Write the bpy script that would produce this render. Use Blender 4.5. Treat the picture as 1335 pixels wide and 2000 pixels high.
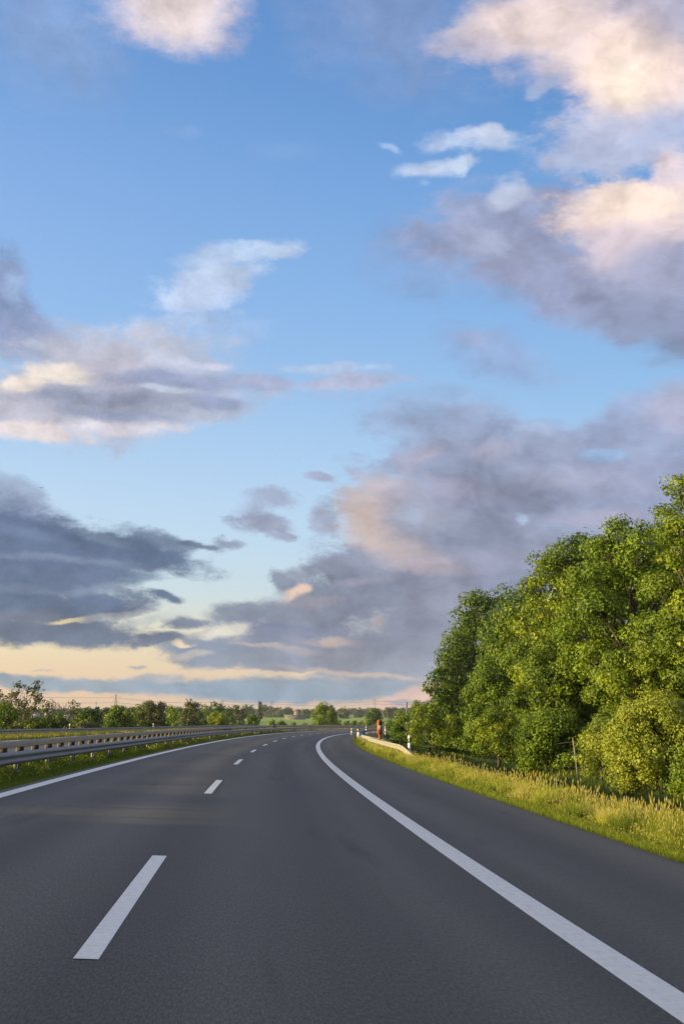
import bpy, bmesh, math
import numpy as np
from mathutils import Vector, Matrix
R = math.radians
scn = bpy.context.scene
for o in list(bpy.data.objects): bpy.data.objects.remove(o)
col = scn.collection
SUN_AZ, SUN_EL = -104.0, 6.4          # degrees: azimuth from straight ahead (+ = right), elevation

# ------------------------------------------------------------------ camera
F, HZ = 2175.7, 390.0                 # focal length and horizon drop, in pixels of the 2000 px high photo
PITCH = math.atan(HZ / F)
EYE = 1.641
cam = bpy.data.cameras.new("camera"); co = bpy.data.objects.new("camera", cam); col.objects.link(co)
cam.sensor_fit = 'VERTICAL'; cam.sensor_height = 36.0; cam.lens = F / 2000 * 36.0
cam.clip_start = 0.1; cam.clip_end = 20000
co.location = (0, 0, EYE); co.rotation_euler = (math.pi / 2 + PITCH, 0, 0)
scn.camera = co

# ------------------------------------------------------------------ view
scn.view_settings.view_transform = 'Standard'; scn.view_settings.look = 'None'
scn.view_settings.exposure = 1.0; scn.view_settings.gamma = 1.0
scn.render.film_transparent = False
scn.cycles.max_bounces = 6; scn.cycles.diffuse_bounces = 3; scn.cycles.transmission_bounces = 4
scn.cycles.glossy_bounces = 2; scn.cycles.transparent_max_bounces = 8
scn.cycles.caustics_reflective = False; scn.cycles.caustics_refractive = False

def lin(c):
    return tuple(((v / 255) / 12.92 if v <= 10 else ((v / 255 + .055) / 1.055) ** 2.4) for v in c)

# ------------------------------------------------------------------ sky (world): Nishita daylight + gradient + broken evening clouds
# clouds: azimuth, elevation, half width, half height (degrees), tilt, sRGB colour, cover, edge softness, roughness
CLOUDS=[(3.3,33.49,5.49,2.66,-10,(150,167,205),0.55,0.70,0.60),(-16.0,32.49,4.02,2.38,0,(152,173,212),0.50,0.70,0.60),(-3.0,27.96,1.70,0.48,0,(150,181,222),0.15,0.60,0.50),
(-8.8,28.70,1.11,0.33,0,(145,176,219),0.30,0.60,0.50),(-9.5,34.26,3.69,2.06,0,(205,200,220),0.90,0.35,0.45),(-9.3,34.17,2.55,1.52,0,(238,222,220),0.90,0.50,0.40),
(9.8,32.92,4.22,1.32,8,(200,196,215),0.90,0.35,0.60),(15.1,33.04,6.23,3.24,0,(196,190,210),0.95,0.35,0.50),(16.6,30.43,3.96,3.11,0,(222,204,212),0.95,0.30,0.50),
(16.1,27.87,4.73,1.95,0,(188,193,217),0.92,0.35,0.60),(13.7,27.08,2.94,0.82,0,(180,191,221),0.80,0.40,0.70),(10.7,33.51,3.37,1.31,0,(236,216,214),0.90,0.45,0.50),
(13.1,32.17,3.57,1.54,-30,(238,218,214),0.85,0.50,0.50),(16.1,30.94,2.93,1.88,0,(250,226,214),0.95,0.50,0.40),(15.2,30.37,1.47,1.01,0,(255,238,222),0.90,0.60,0.40),
(18.1,32.86,1.84,1.28,0,(160,166,192),0.60,0.70,0.50),(17.5,28.16,1.82,0.91,0,(160,176,212),0.60,0.60,0.50),(11.3,30.37,0.99,0.36,20,(172,189,223),0.80,0.40,0.70),
(5.9,28.54,1.13,0.33,0,(190,205,233),0.90,0.80,1.00),(8.3,28.29,1.56,0.42,-8,(188,204,231),0.90,0.80,1.00),(7.6,28.66,1.12,0.21,-5,(208,216,238),0.80,0.80,1.00),
(4.9,27.39,1.86,0.31,4,(200,212,234),0.90,0.80,1.00),(6.3,27.50,0.62,0.36,0,(190,206,229),0.80,0.40,0.80),(2.6,28.33,0.74,0.21,-15,(165,189,225),0.70,0.50,0.80),
(4.3,26.73,0.39,0.17,0,(150,181,223),0.60,0.50,0.50),(5.9,23.24,3.87,2.24,0,(148,166,205),0.70,0.55,0.60),(9.5,24.05,5.45,2.33,0,(160,169,201),0.90,0.35,0.60),
(12.6,21.37,6.88,2.10,-18,(152,159,190),0.95,0.35,0.50),(16.7,19.53,4.31,1.96,-28,(138,147,176),0.95,0.35,0.50),(16.1,22.29,4.38,2.18,-20,(156,163,193),0.90,0.40,0.50),
(9.0,26.03,1.10,0.72,0,(192,201,223),0.80,0.40,0.70),(8.1,23.44,2.05,0.79,-10,(178,189,217),0.80,0.55,0.80),(10.6,23.25,1.62,1.47,0,(152,161,193),0.70,0.60,0.60),
(16.2,24.21,4.40,1.48,-5,(226,208,212),0.95,0.30,0.60),(17.8,25.68,1.41,1.40,0,(224,208,216),0.95,0.30,0.60),(14.6,23.17,2.49,1.33,-15,(214,198,206),0.85,0.50,0.60),
(15.4,24.77,2.88,0.86,-4,(250,228,214),0.95,0.45,0.60),(17.1,21.70,2.29,1.21,-10,(165,169,195),0.80,0.50,0.50),(8.2,18.09,3.23,1.02,-15,(152,169,208),0.60,0.60,0.70),
(7.2,18.78,1.22,0.36,-5,(167,179,212),0.50,0.60,0.70),(-5.5,23.01,2.63,0.60,6,(186,207,237),0.85,0.50,1.00),(-6.6,21.84,3.02,0.75,14,(196,211,237),0.85,0.50,1.00),
(-7.4,20.93,2.18,0.40,10,(190,207,237),0.75,0.50,1.00),(-4.1,23.43,1.11,0.22,-8,(190,209,237),0.70,0.50,1.00),(-9.2,19.63,2.96,0.56,8,(184,203,235),0.75,0.50,1.00),
(-6.2,19.45,2.18,0.51,2,(170,197,235),0.50,0.60,1.00),(-10.3,19.01,1.87,0.56,4,(196,207,233),0.70,0.50,1.00),(-17.2,19.97,1.39,2.69,22,(132,149,185),0.90,0.45,0.60),
(-16.9,20.86,0.56,0.73,0,(165,191,229),0.60,0.60,0.60),(-15.4,18.28,2.43,0.80,-22,(138,151,187),0.90,0.45,0.60),(-11.3,17.69,5.01,1.52,0,(200,202,216),0.85,0.45,0.70),
(-14.8,15.18,6.62,1.77,0,(192,190,204),0.95,0.30,0.60),(-9.1,16.26,5.85,1.29,4,(176,183,205),0.90,0.40,0.70),(-7.6,15.28,3.47,0.78,4,(180,187,207),0.85,0.40,0.60),
(-14.7,16.91,1.92,0.50,-6,(246,234,222),0.90,0.40,0.80),(-16.7,16.18,1.51,0.45,8,(246,232,220),0.90,0.40,0.80),(-11.8,17.15,1.57,1.14,0,(196,192,208),0.70,0.60,0.60),
(-16.0,13.78,3.26,0.55,0,(238,226,226),0.90,0.40,0.80),(-11.2,14.31,3.13,0.41,5,(222,218,230),0.85,0.45,0.80),(-7.8,16.88,4.56,0.46,3,(150,161,193),0.90,0.50,0.60),
(-4.6,17.11,1.63,0.34,0,(172,179,209),0.80,0.50,0.60),(-6.4,15.89,1.61,0.41,-6,(146,159,193),0.85,0.50,0.60),(-12.8,15.69,4.93,0.41,0,(152,161,187),0.75,0.60,0.60),
(-11.7,14.90,3.39,0.33,0,(150,165,197),0.70,0.60,0.60),(-9.1,16.34,1.33,0.15,0,(200,211,229),0.70,0.50,0.80),(-7.6,17.82,1.48,0.23,0,(210,212,234),0.75,0.50,0.90),
(-0.8,17.75,3.01,0.23,-2,(188,205,234),0.75,0.50,0.90),(0.3,17.03,3.55,0.42,0,(186,191,218),0.85,0.40,0.70),(-0.8,16.33,1.91,0.34,0,(162,185,222),0.50,0.60,0.50),
(4.9,15.10,3.24,1.30,0,(158,173,206),0.60,0.60,0.80),(15.2,14.90,1.52,1.14,0,(160,169,202),0.70,0.50,0.70),(17.2,14.76,1.49,1.50,0,(178,175,198),0.85,0.50,0.50),
(13.1,13.50,3.85,1.28,0,(156,167,200),0.90,0.40,0.80),(6.3,13.50,4.01,1.83,0,(154,167,198),0.90,0.40,0.80),(10.2,11.82,8.60,2.46,0,(152,163,192),0.95,0.30,0.70),
(15.3,10.83,5.00,2.29,0,(152,161,192),0.95,0.40,0.50),(13.7,12.95,1.27,0.41,-8,(152,187,226),0.70,0.50,0.80),(9.0,7.96,8.55,3.64,0,(150,159,186),0.97,0.25,0.60),
(4.3,6.72,5.79,2.35,10,(148,155,180),0.97,0.25,0.60),(7.6,3.83,7.22,2.84,0,(148,155,178),0.97,0.25,0.50),(13.8,5.28,6.22,4.57,0,(148,157,184),0.97,0.30,0.50),
(-0.7,9.90,0.86,0.90,30,(162,169,192),0.85,0.40,0.90),(2.1,10.02,2.08,1.89,0,(188,176,186),0.90,0.40,0.60),(1.3,9.69,1.01,1.63,18,(212,192,182),0.75,0.80,0.60),
(2.7,8.52,2.23,0.63,-22,(200,184,180),0.70,0.80,0.60),(4.8,7.30,2.37,0.42,-6,(186,176,188),0.70,0.60,0.60),(2.2,11.47,1.07,0.58,0,(196,186,196),0.70,0.60,0.70),
(3.9,10.40,1.87,1.58,0,(152,157,178),0.80,0.60,0.60),(3.3,10.01,0.59,0.68,0,(162,179,204),0.60,0.60,0.60),(5.7,11.16,2.66,0.79,0,(160,159,182),0.70,0.60,0.70),
(8.9,9.73,0.34,0.29,-30,(178,199,228),0.80,0.50,0.80),(11.4,9.97,1.80,0.26,0,(168,179,204),0.50,0.70,0.80),(12.7,9.66,2.54,0.46,0,(174,171,194),0.60,0.60,0.60),
(0.1,7.40,2.12,1.00,10,(144,151,174),0.95,0.30,0.80),(-3.2,6.47,0.42,0.79,25,(128,141,161),0.85,0.40,1.00),(-2.1,6.74,1.45,0.58,10,(138,147,166),0.85,0.40,1.00),
(0.6,5.83,3.43,1.31,0,(136,145,168),0.95,0.35,0.60),(-2.0,4.78,2.89,0.99,0,(130,139,160),0.95,0.35,0.70),(-5.2,4.76,1.62,0.57,-4,(128,139,159),0.95,0.35,0.80),
(-7.6,4.32,1.08,0.28,0,(120,132,156),0.95,0.35,0.80),(-2.6,3.73,3.40,0.73,-2,(124,134,163),0.95,0.35,0.60),(-7.0,3.27,2.06,0.57,-4,(132,143,163),0.95,0.35,0.80),
(-4.9,2.82,3.63,0.72,-4,(130,143,165),0.95,0.30,0.70),(0.8,2.83,5.23,1.17,0,(144,151,172),0.95,0.35,0.60),(-2.7,5.69,0.58,0.24,20,(244,214,190),0.85,0.80,0.80),
(-2.3,5.95,0.32,0.18,-10,(240,208,186),0.70,0.80,0.80),(-0.5,3.56,1.21,0.18,-3,(214,192,182),0.80,0.70,1.00),(2.0,4.49,0.32,0.31,0,(196,178,172),0.80,0.60,0.50),
(-5.9,3.85,1.04,0.26,10,(232,224,208),0.70,0.50,0.90),(-7.7,3.37,0.67,0.15,-10,(244,222,186),0.80,0.50,0.90),(-7.2,2.86,0.93,0.13,0,(200,190,180),0.60,0.50,0.90),
(-4.1,3.29,1.56,0.13,-3,(196,184,180),0.60,0.50,0.90),(3.5,4.51,2.36,1.30,0,(142,149,172),0.50,0.70,0.60),(-3.3,10.88,1.02,0.45,-8,(154,163,189),0.85,0.40,1.00),
(-4.7,10.52,1.22,0.63,20,(158,169,197),0.75,0.50,1.00),(-4.3,9.61,1.46,0.68,-6,(150,157,181),0.90,0.40,1.00),(-3.7,8.96,0.90,0.26,-6,(150,157,181),0.80,0.40,1.00),
(-1.3,11.74,0.70,0.21,-2,(160,167,196),0.90,0.40,0.90),(-6.2,8.53,0.89,0.21,-6,(142,155,177),0.85,0.40,1.00),(-16.6,10.63,1.85,0.66,-22,(150,165,193),0.80,0.50,0.80),
(-16.8,9.48,2.94,1.01,-14,(122,136,166),0.90,0.40,0.70),(-15.3,8.28,4.96,1.22,-8,(96,114,146),0.97,0.30,0.60),(-11.7,7.76,4.59,0.77,-9,(92,112,142),0.97,0.30,0.60),
(-9.7,8.41,2.07,0.52,-12,(108,126,156),0.85,0.50,0.90),(-7.6,8.30,1.44,0.29,-5,(110,126,152),0.90,0.40,0.90),(-15.0,6.77,5.19,1.27,0,(98,114,146),0.97,0.30,0.50),
(-14.4,5.26,4.70,0.91,0,(96,114,146),0.97,0.30,0.60),(-9.2,5.62,1.16,0.26,-12,(92,112,142),0.95,0.35,0.80),(-14.1,3.88,4.69,0.66,0,(104,120,148),0.97,0.30,0.60),
(-9.0,3.67,1.33,0.31,0,(104,120,146),0.95,0.35,0.80),(-15.6,4.60,2.69,0.35,0,(124,130,148),0.60,0.60,0.60),(-13.5,4.55,0.75,0.13,6,(240,226,176),0.95,0.50,0.70),
(-12.5,8.38,1.02,0.31,-20,(130,149,175),0.60,0.60,0.80),(-10.4,6.50,1.02,0.31,0,(110,140,168),0.60,0.60,0.80),(-14.2,7.35,3.24,0.18,-4,(134,149,173),0.55,0.70,0.90),
(-15.7,5.99,2.94,0.20,-2,(128,143,167),0.55,0.70,0.90),(-12.4,6.07,1.76,0.18,3,(140,155,177),0.50,0.70,0.90),(-11.4,4.69,1.52,0.13,4,(170,172,180),0.60,0.60,1.00),
(-15.8,8.64,1.97,0.30,-10,(120,134,166),0.50,0.70,0.60),(-9.6,4.46,1.28,0.15,6,(190,196,198),0.60,0.60,1.00),(9.0,7.70,3.63,0.52,-6,(170,173,196),0.50,0.80,0.60),
(5.6,5.41,3.13,0.57,4,(162,165,186),0.55,0.80,0.60),(0.9,6.48,1.85,0.24,6,(170,168,186),0.55,0.70,0.90),(12.3,11.74,3.08,0.57,-8,(174,177,200),0.55,0.80,0.70),
(7.9,13.20,1.59,0.57,0,(178,179,200),0.60,0.80,0.70),(4.1,13.29,1.21,0.52,20,(180,177,196),0.60,0.80,0.80),(10.5,14.39,1.05,0.31,0,(172,191,222),0.60,0.60,1.00),
(-1.3,5.43,1.32,0.18,5,(164,158,170),0.60,0.70,0.90),(6.1,2.56,3.10,0.31,0,(166,166,183),0.50,0.80,0.70),(-2.8,3.14,1.57,0.16,-3,(176,168,176),0.60,0.70,1.00),
(1.6,3.48,1.57,0.36,0,(130,137,158),0.60,0.70,0.70),(6.2,8.80,3.16,0.58,-8,(134,143,168),0.60,0.70,0.60),(10.3,6.38,3.58,0.67,-4,(136,145,170),0.60,0.70,0.60),
(8.3,10.32,3.41,0.47,-6,(136,145,172),0.60,0.70,0.60),(-15.8,1.36,2.65,0.37,-4,(140,159,179),0.95,0.35,0.60),(-9.5,1.21,8.35,0.38,-2,(138,157,177),0.95,0.35,0.50),
(-9.0,1.72,1.53,0.25,4,(168,172,182),0.90,0.40,0.70),(-1.8,1.15,9.36,0.62,0,(132,155,179),0.97,0.30,0.50),(2.4,1.54,4.16,0.77,0,(142,157,179),0.90,0.40,0.50),
(4.0,2.05,3.12,0.77,0,(154,160,179),0.80,0.50,0.50),(-2.8,2.00,1.30,0.10,2,(240,216,182),0.70,0.50,0.70),(0.8,1.90,2.87,0.13,-6,(222,196,176),0.65,0.80,0.80),
(-10.1,2.22,0.35,0.08,0,(168,166,172),0.80,0.50,0.50),(-14.7,2.04,0.49,0.07,0,(196,184,172),0.70,0.50,0.50),(2.9,0.46,2.59,0.36,9,(222,184,172),0.92,0.40,0.60),
(4.0,1.02,1.55,0.36,12,(216,182,174),0.85,0.45,0.60),(2.8,0.31,0.93,0.13,-4,(152,158,172),0.80,0.50,0.60)]

def build_world():
    w = bpy.data.worlds.new("World"); scn.world = w; w.use_nodes = True
    cur = [w.node_tree]; w.node_tree.nodes.clear()
    class _L:
        def new(self, x, y): cur[0].links.new(x, y)
    L = _L()
    def nd(t, **k):
        n = cur[0].nodes.new(t)
        for a, v in k.items(): setattr(n, a, v)
        return n
    def mth(op, a, b=None, c=None, clamp=False):
        n = nd('ShaderNodeMath', operation=op, use_clamp=clamp)
        for i, v in enumerate((a, b, c)):
            if v is None: continue
            if isinstance(v, (int, float)): n.inputs[i].default_value = v
            else: L.new(v, n.inputs[i])
        return n.outputs[0]
    def vm(op, a, b=None, scale=None):
        n = nd('ShaderNodeVectorMath', operation=op)
        for i, v in enumerate((a, b)):
            if v is None: continue
            if isinstance(v, tuple): n.inputs[i].default_value = v
            else: L.new(v, n.inputs[i])
        if scale is not None: n.inputs['Scale'].default_value = scale
        return n
    def mix(fac, a, b, mode='MIX'):
        n = nd('ShaderNodeMix', data_type='RGBA', blend_type=mode)
        if isinstance(fac, (int, float)): n.inputs[0].default_value = fac
        else: L.new(fac, n.inputs[0])
        for i, v in ((6, a), (7, b)):
            if isinstance(v, tuple): n.inputs[i].default_value = (*v, 1)
            else: L.new(v, n.inputs[i])
        return n.outputs[2]
    tc = nd('ShaderNodeTexCoord')
    sep = nd('ShaderNodeSeparateXYZ'); L.new(tc.outputs['Generated'], sep.inputs[0])
    az = mth('MULTIPLY', mth('ARCTAN2', sep.outputs[0], sep.outputs[1]), 57.29578)
    el = mth('MULTIPLY', mth('ARCSINE', sep.outputs[2]), 57.29578)
    P = nd('ShaderNodeCombineXYZ'); L.new(az, P.inputs[0]); L.new(el, P.inputs[1]); P = P.outputs[0]
    def noise(vec, scale, detail, rough, stretch=None, dims='3D', off=0.0):
        if stretch:
            m = nd('ShaderNodeMapping'); m.inputs['Scale'].default_value = stretch; m.inputs['Location'].default_value = (off, off * .7, off * .3)
            L.new(vec, m.inputs[0]); vec = m.outputs[0]
        n = nd('ShaderNodeTexNoise', noise_dimensions=dims)
        n.inputs['Scale'].default_value = scale; n.inputs['Detail'].default_value = detail; n.inputs['Roughness'].default_value = rough
        L.new(vec, n.inputs['Vector']); return n
    # clear-sky gradient by elevation
    def ramp(val, lo, hi, stops):
        mr = nd('ShaderNodeMapRange'); L.new(val, mr.inputs[0]); mr.inputs[1].default_value = lo; mr.inputs[2].default_value = hi
        cr = nd('ShaderNodeValToRGB'); L.new(mr.outputs[0], cr.inputs[0]); e = cr.color_ramp.elements
        while len(e) > 1: e.remove(e[-1])
        for i, (p, c) in enumerate(stops):
            x = e[0] if i == 0 else e.new((p - lo) / (hi - lo))
            x.position = (p - lo) / (hi - lo); x.color = (*lin(c), 1)
        return cr.outputs[0]
    gl = ramp(el, -2, 90, [(-2, (180, 160, 140)), (0, (232, 196, 164)), (1.2, (244, 204, 166)), (3.1, (246, 226, 186)), (4.6, (230, 230, 214)), (6, (214, 228, 232)), (8, (203, 226, 242)), (10.5, (194, 221, 246)),
        (13, (182, 213, 245)), (16, (168, 203, 243)), (20, (152, 192, 240)), (26, (136, 178, 234)), (31, (118, 164, 222)), (36, (104, 150, 212)), (50, (84, 130, 196)), (90, (60, 100, 168))])
    gr = ramp(el, -2, 90, [(-2, (160, 150, 140)), (0, (206, 190, 176)), (1.2, (218, 200, 186)), (3.1, (214, 208, 196)), (4.6, (204, 216, 214)), (6, (198, 220, 232)), (8, (188, 218, 242)), (10.5, (178, 212, 245)),
        (13, (166, 204, 242)), (16, (150, 194, 238)), (20, (134, 182, 234)), (26, (112, 164, 222)), (31, (94, 146, 208)), (36, (84, 136, 200)), (50, (70, 118, 186)), (90, (56, 96, 164))])
    mr = nd('ShaderNodeMapRange'); L.new(az, mr.inputs[0]); mr.inputs[1].default_value = -20; mr.inputs[2].default_value = 16
    grad = mix(mr.outputs[0], gl, gr)
    sky = nd('ShaderNodeTexSky', sky_type='NISHITA', sun_disc=False)
    sky.sun_elevation = R(SUN_EL); sky.sun_rotation = R(SUN_AZ); sky.altitude = 60
    sky.air_density = 1.0; sky.dust_density = 1.2; sky.ozone_density = 1.2
    nish = mix(1.0, sky.outputs[0], (.1, .1, .1), 'MULTIPLY')
    base = mix(0.04, grad, nish)
    # warm glow round the low sun
    sd = (math.sin(R(SUN_AZ)) * math.cos(R(SUN_EL)), math.cos(R(SUN_AZ)) * math.cos(R(SUN_EL)), math.sin(R(SUN_EL)))
    dt = vm('DOT_PRODUCT', tc.outputs['Generated'], sd).outputs['Value']
    g = mth('POWER', mth('MAXIMUM', dt, 0.0), 14.0)
    base = mix(g, base, (2.6, 1.7, .8), 'ADD') if False else mix(mth('MULTIPLY', g, .8), base, (2.8, 2.0, 1.1))
    # warped coordinates
    n1 = noise(P, .11, 3, .5, (1, 1.6, 1)); n2 = noise(P, .5, 7, .62, (1, 1.5, 1), off=3.7)
    w1 = vm('SCALE', vm('SUBTRACT', n1.outputs['Color'], (.5, .5, .5)).outputs[0], scale=3.2).outputs[0]
    w2 = vm('SCALE', vm('SUBTRACT', n2.outputs['Color'], (.5, .5, .5)).outputs[0], scale=1.5).outputs[0]
    W = vm('ADD', P, vm('MULTIPLY', vm('ADD', w1, w2).outputs[0], (1, .55, 0)).outputs[0]).outputs[0]
    nf = noise(P, .42, 10, .66, (1, 2.1, 1), off=11.0).outputs['Fac']
    er = mth('SUBTRACT', nf, .5)
    er1, er2, er3 = (mth('MULTIPLY', er, k) for k in (1.1, 1.75, 2.7))
    # unseen cloud cover beyond the frame, thickened and warmed to tint ground light
    ng = noise(tc.outputs['Generated'], 2.6, 7, .6, (1, 1, 2.4)).outputs['Fac']
    cg = nd('ShaderNodeMapRange', interpolation_type='SMOOTHSTEP'); L.new(ng, cg.inputs[0]); cg.inputs[1].default_value = .40; cg.inputs[2].default_value = .56
    def shader(c):
        c = mix(1.0, c, (10, 10, 10), 'MULTIPLY')
        bg = nd('ShaderNodeBackground'); L.new(c, bg.inputs[0]); bg.inputs[1].default_value = .05
        return bg.outputs[0]
    open_sky = shader(mix(mth('MULTIPLY', cg.outputs[0], .85), base, lin((212, 205, 202))))
    # billow light and shade inside the clouds
    nb = noise(W, .5, 7, .62, (1, 1.3, 1), off=21.0).outputs['Fac']
    nl = noise(W, .17, 4, .55, (1, 1.8, 1), off=33.0).outputs['Fac']
    nb = mth('ADD', mth('SUBTRACT', nb, .5), mth('MULTIPLY', mth('SUBTRACT', nl, .5), .9))
    def group(name, ins, outs):
        g = bpy.data.node_groups.new(name, 'ShaderNodeTree')
        for k, t in ins: g.interface.new_socket(k, in_out='INPUT', socket_type='NodeSocket' + t)
        for k, t in outs: g.interface.new_socket(k, in_out='OUTPUT', socket_type='NodeSocket' + t)
        return g
    top = cur[0]
    puff = group('cloud_puff', [(k, 'Vector') for k in ('P', 'loc', 'rot', 'size')] + [(k, 'Float') for k in ('er', 'cover', 'lo', 'hi', 'al')] + [('sky', 'Color'), ('tone', 'Color')], [('sky', 'Color'), ('cover', 'Float')])
    cur[0] = puff; gi = nd('NodeGroupInput').outputs; go = nd('NodeGroupOutput').inputs
    m = nd('ShaderNodeMapping', vector_type='TEXTURE')
    for k, x in zip(('P', 'loc', 'rot', 'size'), m.inputs): L.new(gi[k], x)
    d = mth('ADD', vm('LENGTH', m.outputs[0]).outputs['Value'], gi['er'])
    r = nd('ShaderNodeMapRange', interpolation_type='SMOOTHSTEP'); L.new(d, r.inputs[0])
    L.new(gi['lo'], r.inputs[1]); L.new(gi['hi'], r.inputs[2]); r.inputs[3].default_value = 0; L.new(gi['al'], r.inputs[4])
    L.new(mix(r.outputs[0], gi['sky'], gi['tone']), go[0]); L.new(mth('MAXIMUM', r.outputs[0], gi['cover']), go[1])
    def cell(a0, a1, e0, e1):
        g = group('sky_cell', [('W', 'Vector')] + [(k, 'Float') for k in ('e1', 'e2', 'e3', 'nb')] + [('base', 'Color')], [('sky', 'Shader')])
        cur[0] = g; gi = nd('NodeGroupInput').outputs; go = nd('NodeGroupOutput').inputs
        c = gi['base']; cover = None; n = 0; W_ = gi['W']
        for (a, e, rx, ry, rot, rgb, al, soft, rough) in CLOUDS:
            ex = math.hypot(rx * math.cos(R(rot)), ry * math.sin(R(rot))) * (1.9 + soft) + 1.4
            ey = math.hypot(rx * math.sin(R(rot)), ry * math.cos(R(rot))) * (1.9 + soft) + .8
            if a + ex < a0 or a - ex > a1 or e + ey < e0 or e - ey > e1: continue
            if n % 6 == 0:      # chain the blocks so the shader compiles them one after another
                Wk = vm('ADD', W_, vm('MULTIPLY', c, (1e-9, 1e-9, 1e-9)).outputs[0]).outputs[0]
            n += 1
            p = nd('ShaderNodeGroup', node_tree=puff); q = p.inputs
            L.new(Wk, q['P']); q['loc'].default_value = (a, e, 0); q['rot'].default_value = (0, 0, R(rot)); q['size'].default_value = (rx, ry, 1)
            L.new(gi['e1'] if rough < .55 else gi['e2'] if rough < .85 else gi['e3'], q['er'])
            q['lo'].default_value = 1.04 + soft * .9; q['hi'].default_value = .96 - soft * 1.05; q['al'].default_value = al
            L.new(c, q['sky']); q['tone'].default_value = (*lin(rgb), 1)
            if cover is not None: L.new(cover, q['cover'])
            c, cover = p.outputs[0], p.outputs[1]
        if cover is not None:
            k = mth('MINIMUM', mth('ADD', 1.0, mth('MULTIPLY', mth('MULTIPLY', gi['nb'], cover), 1.05)), 1.16)
            kk = nd('ShaderNodeCombineXYZ')
            for i, q in enumerate((k, k, mth('ADD', mth('MULTIPLY', k, .97), .03))): L.new(q, kk.inputs[i])
            c = mix(1.0, c, kk.outputs[0], 'MULTIPLY')
        L.new(shader(c), go[0]); cur[0] = top
        k = nd('ShaderNodeGroup', node_tree=g)
        for q, x in zip(k.inputs, (W, er1, er2, er3, nb, base)): L.new(x, q)
        return k.outputs[0]
    cur[0] = top
    def pick(val, t, below, above):
        ms = nd('ShaderNodeMixShader'); L.new(mth('GREATER_THAN', val, t), ms.inputs[0])
        L.new(below, ms.inputs[1]); L.new(above, ms.inputs[2]); return ms.outputs[0]
    AZ = (-34, -9, 0, 8, 34); EL = (-1.5, 2.6, 4.6, 6.6, 9.5, 12.5, 17, 23, 29, 42)
    def rows(lo, hi):
        if hi - lo == 1:
            e0, e1 = EL[lo], EL[hi]
            return pick(az, AZ[2], pick(az, AZ[1], cell(AZ[0], AZ[1], e0, e1), cell(AZ[1], AZ[2], e0, e1)), pick(az, AZ[3], cell(AZ[2], AZ[3], e0, e1), cell(AZ[3], AZ[4], e0, e1)))
        m = (lo + hi) // 2
        return pick(el, EL[m], rows(lo, m), rows(m, hi))
    inside = mth('MULTIPLY', mth('LESS_THAN', mth('ABSOLUTE', az), 34.0), mth('LESS_THAN', mth('ABSOLUTE', mth('SUBTRACT', el, 20.25)), 21.75))
    fin = pick(inside, .5, open_sky, rows(0, len(EL) - 1))
    out = nd('ShaderNodeOutputWorld'); L.new(fin, out.inputs[0])
build_world()

# ------------------------------------------------------------------ sun
sl = bpy.data.lights.new("sun", 'SUN'); so = bpy.data.objects.new("sun", sl); col.objects.link(so)
sl.energy = 5.0; sl.angle = R(1.2); sl.color = (1.0, .79, .38)
sdir = Vector((math.sin(R(SUN_AZ)) * math.cos(R(SUN_EL)), math.cos(R(SUN_AZ)) * math.cos(R(SUN_EL)), math.sin(R(SUN_EL))))
so.rotation_euler = sdir.to_track_quat('Z', 'Y').to_euler()

# ------------------------------------------------------------------ helpers
def tag(o, label=None, cat=None, group=None, kind=None):
    for k, v in (('label', label), ('category', cat), ('group', group), ('kind', kind)):
        if v: o[k] = v
    return o
def link_mesh(name, me, mat=None, parent=None, loc=None):
    o = bpy.data.objects.new(name, me); col.objects.link(o)
    if mat: me.materials.append(mat)
    if parent: o.parent = parent
    if loc is not None: o.location = loc
    return o
def npmesh(name, V, Fc, mat=None, parent=None, loc=None, tint=None, smooth=False, uv=None):
    """V (n,3) vertices, Fc list of (k,m) face index arrays"""
    if isinstance(Fc, np.ndarray): Fc = [Fc]
    Fc = [f for f in Fc if len(f)]
    me = bpy.data.meshes.new(name); V = np.asarray(V, np.float32)
    me.vertices.add(len(V)); me.vertices.foreach_set('co', V.ravel())
    idx = np.concatenate([f.ravel() for f in Fc]).astype(np.int32)
    tot = np.concatenate([np.full(len(f), f.shape[1]) for f in Fc]); st = np.concatenate([[0], np.cumsum(tot)[:-1]]).astype(np.int32)
    me.loops.add(len(idx)); me.loops.foreach_set('vertex_index', idx)
    me.polygons.add(len(tot)); me.polygons.foreach_set('loop_start', st)
    if smooth: me.polygons.foreach_set('use_smooth', np.ones(len(tot), bool))
    if tint is not None:
        a = me.attributes.new('tint', 'FLOAT', 'POINT'); a.data.foreach_set('value', np.asarray(tint, np.float32))
    if uv is not None:
        u = me.uv_layers.new(name='st'); u.data.foreach_set('uv', np.asarray(uv, np.float32)[idx].ravel())
    me.update(calc_edges=True); me.validate()
    return link_mesh(name, me, mat, parent, loc)
def empty(name, loc=(0, 0, 0), rz=0):
    o = bpy.data.objects.new(name, None); col.objects.link(o); o.location = loc; o.rotation_euler = (0, 0, rz); return o
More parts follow.
